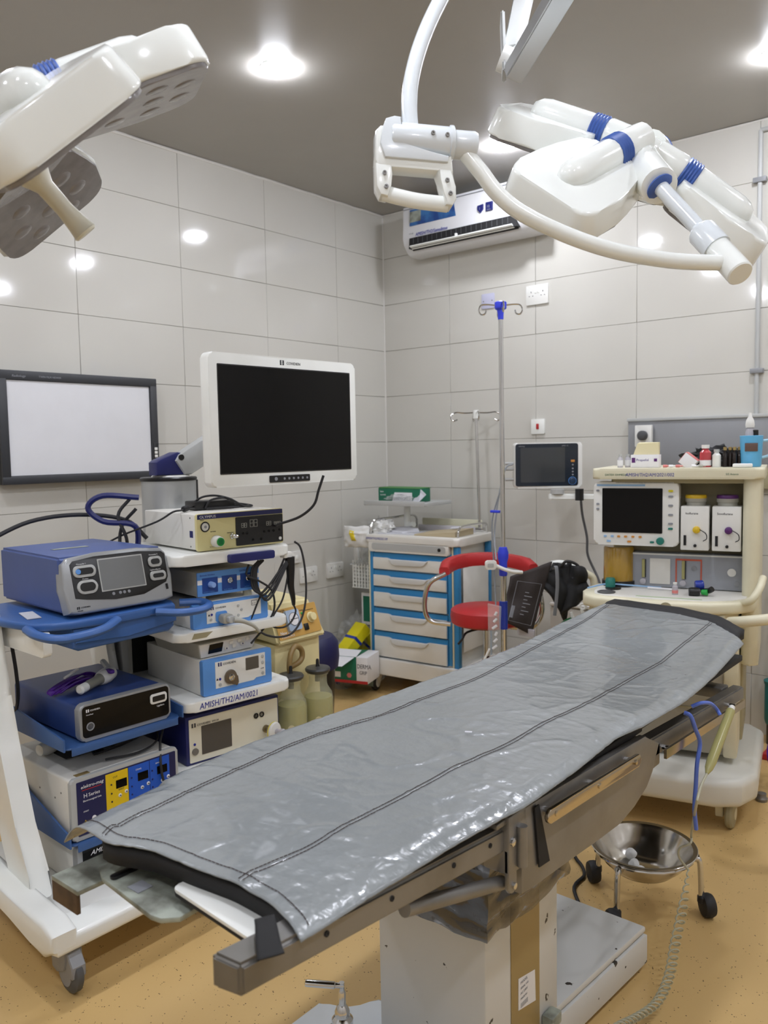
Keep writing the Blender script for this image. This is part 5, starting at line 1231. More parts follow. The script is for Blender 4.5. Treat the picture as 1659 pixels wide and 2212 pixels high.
# ================================================================ DRIP STAND AND STOOL
u = thing('drip_stand', 'tall chrome drip stand with blue fittings behind the operating table', 'drip stand', (1.63, -1.165, 0), 0)
dx = 0
put('pole', G().cyl((0, 0, .06), (0, 0, .98), .0145, None, 18), 'chrome', u)
put('pole', G().cyl((0, 0, .96), (-.004, .0, 2.03), .0105, None, 18), 'chrome', u)
put('lock_collar', G().lathe([(.016, .885), (.018, .89), (.018, .945), (.0235, .965), (.024, .98), (.024, .990), (.017, 1.012), (.012, 1.014)], (0, 0, 0), n=24), 'ivblue', u)
put('tape_wrap', G().lathe([(.0145, .645), (.0185, .646), (.0195, .70), (.0185, .770), (.0145, .772)], (0, 0, 0), n=20), 'tapeblue', u)
put('hook_head', G().lathe([(.012, 2.005), (.013, 2.03), (.016, 2.045), (.024, 2.05), (.026, 2.055), (.026, 2.078), (.02, 2.082), (0, 2.083)], (-.004, 0, 0), n=20), 'ivblue', u)
for a in (-50, 130, 40, 220):
    ca, sa = math.cos(R_(a)), math.sin(R_(a)); f = lambda r, z: (-.004+r*ca, r*sa, z)
    put('hook', G().tube([f(.02, 2.066), f(.06, 2.070), f(.085, 2.066), f(.094, 2.045), f(.085, 2.028), f(.068, 2.030), f(.062, 2.046)], .0035, 8, 5), 'chrome', u)
for a in range(0, 360, 72):
    ca, sa = math.cos(R_(a)), math.sin(R_(a))
    k = put('leg', G().tube([(0, 0, .07), (.11*ca, .11*sa, .075), (.21*ca, .21*sa, .052)], .012, 8, 4), 'chrome', u)
    put('wheel', G().lathe([(.018, -.008), (.024, -.006), (.024, .006), (.018, .008)], (.21*ca, .21*sa, .024), (-sa, ca, 0), 14), 'rubber', k)
one('infusion_line', G().tube([(1.615, -1.14, 1.28), (1.59, -1.145, 1.22), (1.565, -1.15, 1.12), (1.57, -1.15, .98), (1.575, -1.15, .88), (1.60, -1.18, .75)], .0035, 7, 6), 'linegrey', 'thin grey line hanging left of the drip stand', 'tube')
one('line_clamp', G().box(-.028, .022, -.006, .006, -.006, .006, .003), 'ivblue', 'small blue clip on the thin line left of the drip stand', 'clip', loc=(1.585, -1.15, 1.168))
u = thing('sensor_lead', 'white ended sensor probe draped across the drip stand', 'probe', (1.62, -1.20, .92), 40)
put('probe', G().prism(rrect(-.055, -.005, .0, .040, .010), 'y', -.030, -.012, .005, 2), 'plastic', u); put('window', G().rbox(-.045, -.018, -.0315, -.0295, .010, .028, .004), 'plasticgrey', u)
put('lead', G().tube([(-.01, -.020, .018), (.03, -.025, .0), (.07, -.02, -.012), (.11, .0, -.018)], .008, 8, 5), 'plastic', u)
u = thing('syringe_bag', 'clear zip bag of white fittings taped to the drip stand', 'bag', (1.605, -1.20, .535), 38)
put('sheet', G().prism([(-.030, .0), (.020, .0), (.028, .22), (-.032, .235)], 'y', -.032, -.020, .003, 1), 'clearbag', u)
for i in range(6): put('fitting', G().cyl((-.012+.006*(i % 3), -.026, .03+.03*i), (.008, -.026, .045+.03*i), .006, None, 8), 'print_white', u)
one('drain_line', G().tube([(1.61, -1.25, .57), (1.585, -1.27, .50), (1.56, -1.29, .42), (1.555, -1.30, .30)], .005, 7, 6), 'plastic', 'white tube hanging below the clear zip bag', 'tube')

st = thing('stool', 'round red stool with a curved red backrest beside the crash cart', 'stool', (1.325, -.83, 0), 0)
put('seat', G().lathe([(0, .575), (.165, .575), (.178, .585), (.182, .615), (.178, .645), (.165, .655), (0, .662)], n=44), 'red', st)
put('seat_pan', G().lathe([(0, .565), (.13, .565), (.13, .576), (0, .576)], n=30), 'blackp', st)
put('gas_column', G().lathe([(.025, .12), (.025, .40), (.017, .41), (.017, .57)], n=20), 'chrome', st)
put('height_lever', G().tube([(.0, -.02, .555), (-.05, -.10, .54), (-.06, -.13, .51), (-.075, -.145, .485)], .006, 8, 4), 'blackp', st)
for a in range(20, 380, 72):
    ca, sa = math.cos(R_(a)), math.sin(R_(a))
    k = put('leg', G().tube([(.02*ca, .02*sa, .13), (.12*ca, .12*sa, .10), (.21*ca, .21*sa, .060)], .016, 10, 4, flat=.7), 'chrome', st)
    put('wheel', G().lathe([(.018, -.011), (.026, -.008), (.026, .008), (.018, .011)], (.21*ca, .21*sa, .026), (-sa, ca, 0), 16), 'rubber', k)
# backrest: curved pad on an arc
bp_ = []
for i in range(13):
    a = R_(216-13.2*i); bp_.append((.235*math.cos(a)+.01, .235*math.sin(a)+.03, .835+.028*math.sin(math.pi*i/12)))
g = G(); Rs = []
for i, p in enumerate(bp_):
    a = R_(216-13.2*i); ca, sa = math.cos(a), math.sin(a); e = .6 if i in (0, 12) else 1
    Rs.append([(p[0]+ca*dr, p[1]+sa*dr, p[2]+dz*e) for dr, dz in ((-.022, -.030), (.018, -.036), (.026, -.02), (.026, .02), (.018, .036), (-.016, .034), (-.024, .018), (-.026, -.015))])
g.rings(Rs); put('backrest', g, 'red', st, sharp=60)
p0 = bp_[0]; put('armrest_tube', G().tube([(p0[0]+.01, p0[1], p0[2]-.01), (-.235, -.155, .78), (-.262, -.165, .70), (-.262, -.160, .62), (-.235, -.14, .578), (-.15, -.10, .568)], .0125, 12, 6), 'chrome', st)
p1 = bp_[-1]; put('armrest_tube', G().tube([(p1[0], p1[1], p1[2]-.01), (.27, .06, .74), (.28, .05, .64), (.23, .03, .575), (.13, .02, .568)], .0125, 12, 6), 'chrome', st)

# ================================================================ BREATHING ARM, CUFFS, WHITE CABINET BEHIND
u = thing('low_cabinet', 'low pale grey cabinet behind the cuffs, between the stool and the anaesthesia machine', 'cabinet', (1.52, -.38, 0), 3)
put('body', G().box(-.08, .35, 0, .36, .08, .66, .006), 'warmpale', u); put('door', G().box(-.075, .345, -.016, 0, .10, .60, .004), 'warmpale', u); put('door_edge', G().box(-.078, .348, -.02, 0, .61, .625, .003), 'plastic', u)
for x in (-.05, .32): put('foot', G().box(x-.02, x+.02, .02, .06, 0, .081), 'rubber', u); put('foot', G().box(x-.02, x+.02, .30, .34, 0, .081), 'rubber', u)
def cloth(P0, P1, P2, P3, name, m, parent, nz=.012, th=.012, seed=1, n=16):
    a, b, c, d = map(Vector, (P0, P1, P2, P3))
    g = G(); nn = (b-a).cross(d-a).normalized()
    g.grid(lambda u_, v_: tuple((a*(1-u_)+b*u_)*(1-v_)+(d*(1-u_)+c*u_)*v_+nn*(nz*noise.noise(Vector((u_*2.5+seed, v_*3, seed)))+nz*.5*math.sin(u_*5+v_*3))), n, n)
    o = put(name, g, m, parent, sharp=180); md = o.modifiers.new('s', 'SOLIDIFY'); md.thickness = th; return o
u = thing('pressure_cuff', 'dark brown blood pressure cuff hanging from the white arm beside the drip stand', 'pressure cuff', (1.60, -.86, .90), 0)
o = cloth(*[tuple(Vector(p)-Vector((1.60, -.86, .90))) for p in ((1.548,-0.958,0.848), (1.642,-0.743,0.900), (1.633,-0.915,0.571), (1.560,-1.034,0.643))], 'cuff_sheet', 'cuff', u)
A_, B_, C_, D_ = [Vector(p)-Vector((1.60, -.86, .90)) for p in ((1.596,-0.985,0.834), (1.682,-0.914,0.817), (1.651,-0.960,0.626), (1.580,-1.042,0.658))]
L4 = [A_, B_, C_, D_]
put('printed_frame', G().tube([tuple(p) for p in L4], .0012, 5, 1, closed=True), 'print_grey', u)
for i in range(7):
    t0 = .25+.09*i; a = A_.lerp(D_, t0).lerp(B_.lerp(C_, t0), .42); b = A_.lerp(D_, t0).lerp(B_.lerp(C_, t0), .42+.16*(1+(i % 2)))
    put('printed_line', G().cyl(tuple(a), tuple(b), .0018, None, 5), 'print_grey', u)
for i in range(3):
    a = A_.lerp(D_, .62+.0*i).lerp(B_.lerp(C_, .62), .03+.045*i); b = A_.lerp(D_, .92).lerp(B_.lerp(C_, .92), .03+.045*i); put('printed_line', G().cyl(tuple(a), tuple(b), .0030, None, 5), 'print_grey', u)
put('hanging_clip', G().prism(rrect(-.04, .05, -.335, -.30, .008), 'y', -.07, -.06, .002), 'clearplastic', u)
u = thing('black_cuff', 'black fabric cuff bunched over the white arm, right of the brown cuff', 'pressure cuff', (1.70, -.62, .80), 0)
for q, (pa, pb, pc, pd) in enumerate((((1.623,-0.694,0.888), (1.675,-0.588,0.864), (1.686,-0.672,0.595), (1.594,-0.757,0.774)), ((1.675,-0.651,0.887), (1.734,-0.606,0.848), (1.758,-0.595,0.750), (1.677,-0.702,0.633)))):
    cloth(*[tuple(Vector(p)-Vector((1.70, -.62, .80))) for p in (pa, pb, pc, pd)], 'cuff_sheet', 'blackm', u, nz=.03, th=.02, seed=3+q)
put('webbing', G().tube([tuple(Vector(p)-Vector((1.70, -.62, .80))) for p in ((1.674,-0.784,0.870), (1.693,-0.793,0.883), (1.700,-0.797,0.785), (1.695,-0.815,0.654))], .010, 6, 4, flat=.15), 'print_grey', u)
u = thing('breathing_arm', 'white and cream bent support arm carrying the cuffs, left of the anaesthesia machine', 'arm', (1.72, -.50, .70), 0)
Q = [tuple(Vector(p)-Vector((1.72, -.50, .70))) for p in ((1.557,-0.595,0.865), (1.601,-0.558,0.868), (1.651,-0.519,0.839))]
put('arm_tube', G().tube(Q, .014, 10, 5), 'white', u)
Q = [tuple(Vector(p)-Vector((1.72, -.50, .70))) for p in ((1.651,-0.519,0.839), (1.698,-0.483,0.810), (1.724,-0.464,0.782), (1.731,-0.467,0.694), (1.729,-0.452,0.597))]
put('arm_tube', G().tube(Q, .019, 10, 5), 'cream', u)
put('joint', G().ball(tuple(Vector((1.651,-0.520,0.835))-Vector((1.72, -.50, .70))), .024), 'white', u)
put('support_bracket', G().box(.03, .25, -.06, -.02, -.08, -.04, .006), 'cream', u)
one('bag_tube', G().tube([(1.650,-0.674,0.865), (1.684,-0.669,0.895), (1.725,-0.637,0.874), (1.730,-0.637,0.833), (1.706,-0.659,0.811)], .007, 8, 6), 'rubber', 'black tube looped over the white arm above the black cuff', 'tube')
u = thing('mask_connector', 'white forked tube connectors at the head end of the table', 'connector', (1.773,-0.724,0.648), 20)
put('fork', G().tube([(-.035, 0, .015), (-.025, 0, -.015), (.005, 0, -.02), (.02, 0, .0), (.015, 0, .03)], .008, 8, 5), 'white', u); put('ring', G().tube([(.02+.014*math.cos(R_(a)), 0, .045+.014*math.sin(R_(a))) for a in range(0, 360, 40)], .005, 8, 2, closed=True), 'white', u)
put('spout', G().cyl((.045, 0, -.02), (.08, 0, .0), .012, .008, 12), 'plastic', u); put('spout', G().cyl((.095, 0, -.02), (.13, 0, -.01), .014, .012, 12), 'plastic', u)
put('fork_stem', G().cyl((0, .01, -.02), (.02, .02, -.10), .008, None, 8), 'white', u)
one('green_mask', G().lathe([(.0, 0), (.026, .004), (.034, .02), (.026, .05), (.01, .06)], (0, 0, 0), (.5, .2, -1), 14), 'deepgreen', 'dark green mask piece poking out behind the head end of the table', 'mask', loc=(1.727,-0.765,0.632))
one('green_cap', G().lathe([(.0, 0), (.030, .002), (.034, .03), (.026, .05)], (0, 0, 0), (1, .2, .2), 14), 'brightgreen', 'bright green cap in front of the anaesthesia machine, above the head end', 'cap', loc=(1.887,-0.691,0.674))  # bright green cap-like piece of unclear kind, not a funnel

# ================================================================ BEDSIDE MONITOR
u = thing('bedside_monitor', 'small bedside monitor with a white case and black face, on a wall bracket', 'monitor', (1.303, -.515, 1.235), 38)
put('housing', G().prism(rrect(0, .352, 0, .238, .016), 'y', 0, .10, .008, 3), 'plastic', u)
put('face', G().rbox(.004, .330, -.003, .002, .010, .232, .012), 'monface', u); put('screen', G().rbox(.030, .262, -.0042, -.003, .030, .212, .004), 'screengrey2', u)
put('key', G().box(.292, .312, -.0045, -.003, .134, .146, .002), 'orangekey', u)
for z in (.12, .10, .084, .068): button(u, .302, z, .0045, 'print_grey', -.003)
put('dial', G().lathe([(.016, 0), (.016, .008), (.012, .012), (0, .013)], (.300, -.003, .036), (0, -1, 0), 22), 'dialnavy', u); put('dial_ring', G().tube([(.300+.020*math.cos(R_(a)), -.0045, .036+.020*math.sin(R_(a))) for a in range(0, 360, 24)], .0014, 5, 1, closed=True), 'covblue', u)
text([('mindray', .020, .217, .010), ('uMEC 12', .245, .217, .009)], 'print_grey', u, base=(0, -.0035, 0))
for z in (.10, .13, .045): put('cable_plug', G().cyl((-.045, .05, z), (.0, .05, z), .008, None, 10), 'plasticgrey', u)
u = thing('monitor_bracket', 'white wall arm under the bedside monitor', 'bracket', (1.45, -.40, 1.20), 0)
beam_ = G(); beam(beam_, (.0, -.02, -.010), (.34, .22, -.018), .045, .030, .04, .028); put('arm', beam_, 'white', u)
beam_ = G(); beam(beam_, (.34, .22, -.018), (.46, .385, -.018), .04, .03); put('arm', beam_, 'white', u)
put('plate', G().cyl((.04, .0, .005), (.04, .0, .030), .035, None, 18), 'plasticgrey', u); put('wall_plate', G().box(.42, .52, .375, .394, -.09, .05, .004), 'white', u)
put('joint', G().cyl((.14, .05, -.03), (.14, .05, .03), .022, None, 16), 'blackp', u)
one('monitor_lead', G().tube([(1.553,-0.263,1.203), (1.564,-0.265,1.093), (1.588,-0.258,0.970), (1.595,-0.261,0.872), (1.650,-0.265,0.766), (1.723,-0.366,0.714)], .0065, 8, 6), 'dialgrey', 'grey cable drooping from the bedside monitor to the anaesthesia machine', 'cable')
one('sensor_cable', G().tube([(1.299,-0.526,1.363), (1.270,-0.552,1.341), (1.251,-0.579,1.226), (1.241,-0.600,1.105), (1.238,-0.615,0.984), (1.303,-0.702,0.877)], .0045, 8, 6), 'linegrey', 'grey sensor cable falling from the left of the bedside monitor', 'cable')

# ================================================================ ANAESTHESIA MACHINE
an = thing('anaesthesia_machine', 'cream anaesthesia machine with a screen, two vaporisers and an amber bellows', 'anaesthesia machine', (2.45, -1.05, 0), 14)
put('cabinet', G().box(-.36, .155, .16, .50, .25, 1.32, .008), 'creamdark', an)
put('side_column', G().prism(rrect(.150, .212, .0, .50, .03), 'z', .60, 1.335, .010, 3), 'cream', an)
put('top_shelf', G().prism(rrect(-.415, .225, -.02, .50, .035), 'z', 1.318, 1.360, .010, 3), 'cream', an)
put('shelf_lip', G().prism(rrect(-.345, .195, .02, .30, .02), 'z', 1.300, 1.320, .004, 2), 'creamdark', an)
text([('DATEX OHMEDA', -.36, 1.332, .011, 1), ('S/5 Avance', .09, 1.334, .010)], 'greentext', an, base=(0, -.0206, 0))
text([('AMISH/TH2/AM/2021/002', -.28, 1.329, .019, .9, .1)], 'print_blue', an, base=(0, -.0206, 0))
# screen
k = put('display_unit', G().prism(rrect(-.413, -.082, 1.048, 1.305, .020), 'y', .02, .10, .008, 3), 'plastic', an)
put('screen', G().rbox(-.378, -.143, .017, .022, 1.100, 1.280, .003), 'screen', k)
put('blue_band', G().box(-.40, -.21, .0185, .0215, 1.288, 1.296), 'bandblue', k)
for x in (-.366, -.338, -.312, -.285, -.256, -.228): put('key', G().rbox(x-.006, x+.006, .0165, .021, 1.080, 1.088, .003), 'orangekey' if x > -.32 else 'bandblue', k)
for x, m_ in ((-.352, 'bandblue'), (-.27, 'orangekey'), (-.182, 'tealkey')): put('key', G().rbox(x-.008, x+.008, .0165, .021, 1.060, 1.068, .003), m_, k)
put('dial', G().lathe([(.015, 0), (.015, .012), (.012, .015), (0, .016)], (-.150, .020, 1.070), (0, -1, 0), 20), 'tealkey', k)
for z, m_ in ((1.270, 'yellow'), (1.248, 'print_grey'), (1.212, 'print_grey'), (1.175, 'print_grey'), (1.140, 'print_grey'), (1.120, 'tealkey')): put('key', G().rbox(-.121, -.103, .0165, .021, z-.004, z+.004, .003), m_, k)
for z in (1.270, 1.215, 1.195): put('key', G().rbox(-.402, -.390, .0165, .021, z-.004, z+.004, .003), 'print_grey', k)
# vaporisers
for x0, cap, lb in ((-.076, 'yellowcap', 'vaporiser with a yellow cap'), (.040, 'purplecap', 'vaporiser with a purple cap')):
    k = put('vaporiser', G().box(x0, x0+.105, .03, .13, 1.036, 1.210, .004), 'plastic', an, lb)
    put('dial', G().lathe([(.036, 1.208), (.036, 1.222), (.040, 1.226), (.040, 1.240)], (x0+.052, .085, 0), n=28), 'warmgrey', k)
    put('cap', G().lathe([(.040, 1.239), (.041, 1.245), (.038, 1.252), (0, 1.253)], (x0+.052, .085, 0), n=28), cap, k)
    put('filler', G().lathe([(.014, 0), (.014, .012), (.008, .016), (0, .017)], (x0+.060, .030, 1.118), (0, -1, 0), 18), cap, k)
    put('filler_loop', G().tube([(x0+.072, .018, 1.12), (x0+.095, .012, 1.105), (x0+.098, .014, 1.085), (x0+.085, .020, 1.075)], .0018, 6, 5), 'blackp', k)
    put('sight_glass', G().box(x0+.012, x0+.022, .028, .031, 1.055, 1.095), 'blackm', k)
    put('lock', G().cyl((x0+.055, .022, 1.055), (x0+.055, .03, 1.055), .006, None, 12), 'blackp', k)
    text([('Isoflurane' if x0 < 0 else 'Sevoflurane', x0+.018, 1.178, .012)], 'print_dark', k, base=(0, .0294, 0))
# bellows, flow panel
put('bellows_can', G().lathe([(.062, .885), (.062, 1.028), (.058, 1.034)], (-.327, .11, 0), n=34), 'amber', an, 'amber bellows can'); put('bellows_base', G().lathe([(.068, .868), (.068, .892), (.05, .894)], (-.327, .11, 0), n=30), 'blackp', an)
for z in (.91, .935, .96, .985): put('bellows_fold', G().lathe([(.040, z-.010), (.052, z), (.040, z+.010)], (-.327, .11, 0), n=24), 'orangefold', an)
put('teal_knob', G().lathe([(.020, .870), (.020, .905), (.016, .912), (0, .912)], (-.345, .02, 0), n=20), 'tealkey', an)
k = put('flow_panel', G().box(-.275, .155, .095, .16, .872, 1.012, .003), 'flowgrey', an)
put('panel_line', G().box(-.270, .150, .093, .096, 1.004, 1.010), 'plastic', k)
for x in (-.225, -.07): 
    put('flow_tube', G().box(x-.006, x+.006, .088, .096, .91, .985, .002), 'gelb', k); put('flow_scale', G().box(x+.006, x+.010, .090, .096, .91, .985), 'print_dark', k); put('flow_knob', G().lathe([(.012, 0), (.012, .018), (0, .020)], (x, .095, .895), (0, -1, 0), 16), 'clearplastic', k)
put('red_frame', G().box(-.10, .0, .0925, .096, .985, .992), 'orangered', k); put('red_frame', G().box(-.10, -.095, .0925, .096, .88, .985), 'orangered', k); put('red_frame', G().box(-.005, .0, .0925, .096, .88, .985), 'orangered', k)
put('mini_gauge', G().lathe([(.016, 0), (.016, .006), (0, .008)], (.11, .095, .945), (0, -1, 0), 20), 'plastic', k); put('mini_gauge', G().lathe([(.010, 0), (.010, .004), (0, .005)], (-.03, .095, .955), (0, -1, 0), 18), 'panelgrey', k); put('mini_gauge', G().lathe([(.010, 0), (.010, .004), (0, .005)], (.130, .095, .90), (0, -1, 0), 18), 'panelgrey', k); put('panel_block', G().box(-.20, -.12, .091, .096, .885, .99, .002), 'offwhite', k)
# work surface, curved handle, drawers, base
P = [(-.435, -.08), (-.42, -.15), (-.37, -.19), (-.15, -.215), (.05, -.19), (.15, -.13), (.20, -.06), (.215, .12), (-.42, .14), (-.44, .05)]
put('work_surface', G().prism(P, 'z', .822, .868, .014, 3), 'cream', an)
put('surface_trim', G().prism([(x*.88-.01, y*.80) for x, y in P], 'z', .868, .8695), 'offwhite', an)
put('badge', G().lathe([(.022, 0), (.022, .002), (0, .003)], (-.10, -.209, .845), (.05, -1, 0), 20), 'creamdark', an)
put('curved_handle', G().tube([(.16, -.10, .862), (.19, -.13, .88), (.215, -.10, .92), (.225, -.04, .95)], .014, 10, 5), 'cream', an)
put('side_handle', G().tube([(.12, -.17, .80), (.17, -.21, .815), (.27, -.19, .83), (.32, -.08, .83), (.30, .1, .82)], .020, 12, 6), 'cream', an)
put('under_body', G().prism([(-.40, -.13), (-.15, -.18), (.10, -.15), (.14, -.02), (.14, .30), (-.40, .30)], 'z', .745, .823, .010, 2), 'cream', an)
put('drawer_block', G().box(-.36, .095, -.03, .45, .245, .748, .008), 'warmgrey2', an); put('leg_post', G().box(.093, .145, -.045, .45, .24, .75, .012, 2), 'cream', an)
for z in (.42, .59): put('drawer_line', G().box(-.35, .09, -.034, -.029, z, z+.006), 'creamdark', an)
P = [(-.44, -.16), (-.40, -.22), (.08, -.22), (.17, -.18), (.22, -.08), (.23, .45), (.18, .52), (-.40, .52), (-.44, .46)]
put('base', G().prism(P, 'z', .105, .215, .030, 4), 'basewhite', an)
for x, y in ((.125, -.10), (-.36, -.12), (.15, .42), (-.36, .42)):
    k = put('caster', G().prism([(-.032, .108), (.034, .108), (.036, .05), (.020, .03), (-.02, .04), (-.034, .07)], 'x', x-.05, x-.020, .005, 2), 'cream', an); k.location = (0, y, 0)
    put('wheel', G().lathe([(.030, -.016), (.050, -.013), (.056, -.006), (.056, .006), (.050, .013), (.030, .016)], (x+.005, -.01, .056), (1, -.15, 0), 26), 'creamdark', k); put('wheel_hub', G().lathe([(.022, 0), (.022, .018), (.008, .020), (0, .018)], (x+.005, -.01, .056), (1, -.15, 0), 20), 'cream', k)
def anp(x, y, z):
    a = R_(14); return (2.45+math.cos(a)*x-math.sin(a)*y, -1.05+math.sin(a)*x+math.cos(a)*y, z)
# things on top of the machine
def vial(name, label, x, y, body, cap, h=.045, r=.011, z=1.361, group=None):
    u = thing(name, label, 'vial', anp(x, y, z), 14, group)
    put('glass_body', G().lathe([(0, 0), (r, 0), (r, h*.66), (r*.55, h*.78), (r*.55, h*.86)], n=16), body, u); put('cap', G().lathe([(r*.68, h*.84), (r*.68, h), (0, h)], n=16), cap, u); return u
def vlab(u, r, h): put('label', G().lathe([(r+.0006, h*.12), (r+.0006, h*.55)], n=16), 'print_white', u)
for x, y, l in ((-.325, .12, 'left empty clear vial on top of the anaesthesia machine'), (-.298, .14, 'clear vial second from the left on top of the anaesthesia machine')):
    u = vial('vial', l, x, y, 'clearplastic', 'plasticgrey', .055, .011); vlab(u, .011, .055)
u = thing('drug_carton', 'white carton with purple marks on top of the anaesthesia machine', 'carton', anp(-.225, .12, 1.361), 12)
put('carton', G().box(-.052, .058, -.03, .03, 0, .052, .001), 'print_white', u); text([('Propofol', -.03, .026, .014)], 'purpletext', u, base=(0, -.0304, 0)); put('mark', G().box(-.048, -.034, -.0312, -.03, .020, .040), 'purplecap', u); put('mark', G().box(.040, .052, -.0312, -.03, .024, .036), 'purplecap', u)
one('crumpled_pack', G().hexa([(-.05, -.02, 0), (.05, -.025, 0), (.05, .03, 0), (-.05, .03, 0), (-.035, -.015, .045), (.048, -.02, .048), (.05, .028, .05), (-.03, .03, .05)]), 'creamy', 'cream paper pack lying on the white drug carton', 'pack', loc=anp(-.222, .135, 1.4135), rot=(0, 0, .3))
u = thing('tablet_box', 'pink and white small box leaning on its edge on the machine top', 'carton', anp(-.058, .12, 1.384), 10)
u.rotation_euler = (0, R_(38), R_(10)); put('carton', G().box(-.026, .030, -.03, .03, -.022, .026, .001), 'print_white', u); put('pink_side', G().box(-.0268, -.0255, -.030, .03, -.022, .026), 'pink', u); put('pink_top', G().box(-.026, .03, -.03, .03, .0262, .0275), 'pink', u)
for i, (x, y, m_) in enumerate(((-.138, .06, 'pink'), (-.115, .05, 'print_white'), (-.09, .055, 'pink'), (-.03, .05, 'print_white'), (-.005, .055, 'warmgrey'))):
    u = thing('ampoule', ('pink tipped ampoule lying leftmost at the front of the machine top', 'white ampoule lying between the two pink ones', 'pink ampoule lying just left of the leaning pink box', 'white ampoule lying in front of the leaning pink box', 'grey ampoule lying left of the red bottle')[i], 'ampoule', anp(x, y, 1.367), 14, 'ampoules on the machine top')
    put('glass_body', G().lathe([(0, 0), (.0055, .001), (.0055, .016), (.002, .020), (.003, .026), (0, .030)], (-.01, 0, 0), (1, .3, 0), 12), m_, u)
u = vial('medicine_bottle', 'bottle with red contents on the machine top', .006, .12, 'redliq', 'plastic', .088, .022); vlab(u, .022, .05)
u = vial('medicine_bottle', 'small white bottle right of the red one on the machine top', .048, .11, 'plastic', 'plasticgrey', .070, .016)
for i, (x, y, l) in enumerate(((.078, .12, 'dark vial, leftmost of the row of dark vials'), (.096, .13, 'dark vial second in the row of dark vials'), (.113, .12, 'dark vial third in the row of dark vials'), (.130, .13, 'dark vial next to the blue jug'))): vial('vial', l, x, y, 'brownglass', 'browntape', .078, .0095, group='dark vials')
crumple(13, .12, .06, .052, 'blackm', 'black_cloth', 'black cloth heaped behind the bottles on the machine top', 'cloth', anp(.03, .25, 1.361))
u = thing('blue_jug', 'light blue plastic jug with a dark label at the right of the machine top', 'jug', anp(.172, .13, 1.361), 20)
put('body', G().lathe([(0, 0), (.034, 0), (.037, .006), (.042, .115), (.043, .120), (.040, .121), (.037, .012), (0, .01)], n=28, caps=False), 'jug', u); put('handle', G().tube([(.040, 0, .10), (.066, 0, .100), (.070, 0, .075), (.064, 0, .045), (.038, 0, .035)], .0055, 8, 5), 'jughandle', u)
put('label', G().box(-.026, .020, -.0425, -.037, .060, .092, .001), 'browntext', u)
u = thing('spray_bottle', 'clear bottle with a white nozzle standing in the blue jug', 'bottle', anp(.166, .132, 1.375), 0)
put('glass_body', G().lathe([(0, 0), (.018, 0), (.018, .12), (.010, .14)], n=18), 'clearplastic', u); put('nozzle', G().lathe([(.016, .138), (.017, .150), (.014, .168), (.007, .180), (.005, .195), (0, .196)], n=18), 'plastic', u)
one('black_stopper', G().lathe([(.0, .0), (.007, .0), (.007, .10), (.011, .104), (.011, .125), (0, .127)], n=14), 'blackp', 'black topped stick standing in the blue jug', 'stopper', loc=anp(.186, .128, 1.378))
one('cotton_pad', G().box(-.035, .035, -.02, .02, 0, .014, .004), 'cotton', 'white pad lying in front of the blue jug', 'pad', loc=anp(.145, .055, 1.361), rot=(0, 0, .25))
# things on the work surface
u = vial('vial', 'vial with a red label standing on the cream work surface', -.085, -.05, 'clearplastic', 'plastic', .048, .011, .870); put('red_label', G().lathe([(.0117, .006), (.0117, .018)], n=16), 'pink', u)
u = thing('valve_fitting', 'blue green and black gas fittings on the cream work surface', 'fitting', anp(.0, -.05, .885), 14)
put('fitting_body', G().lathe([(.015, -.02), (.018, -.01), (.018, .01), (.015, .02)], (-.015, 0, .0), (1, .2, 0), 16), 'blackp', u); put('blue_ring', G().lathe([(.016, -.015), (.019, -.010), (.019, .012), (.016, .016)], (0, .03, .022), (1, .3, .1), 16), 'tapeblue', u)
put('green_ring', G().lathe([(.010, -.01), (.012, .012)], (.022, .0, .0), (1, -.2, 0), 14), 'brightgreen', u); put('elbow', G().tube([(.01, .02, .0), (.035, .01, .005), (.05, .0, .015)], .011, 8, 4), 'blackp', u)
one('mask_disc', G().lathe([(.0, .0), (.034, .0), (.036, .004), (.030, .006), (.028, .002)], n=24), 'dialgrey', 'grey flat ring lying at the left of the cream work surface', 'ring', loc=anp(-.34, -.09, .870))
one('mask_disc', G().lathe([(.0, .0), (.030, .0), (.032, .004), (.026, .006)], n=24), 'blackp', 'black flat ring behind the grey one on the cream work surface', 'ring', loc=anp(-.33, .0, .870))
one('blue_tubing', G().tube([anp(-.42, -.06, .878), anp(-.36, .02, .885), anp(-.28, .05, .880), anp(-.15, .055, .876)], .0035, 7, 6), 'bandblue', 'thin blue tubing lying along the cream work surface', 'tube')
one('pen', G().cyl(anp(-.20, .04, .876), anp(-.10, .03, .876), .004, None, 8), 'print_white', 'white pen lying at the middle of the cream work surface', 'pen')
one('green_strip', G().box(-.12, .12, -.006, .006, 0, .001), 'palegreen', 'pale green strip along the front of the cream work surface', 'strip', loc=anp(-.10, -.13, .8700), rot=(0, 0, R_(14)))

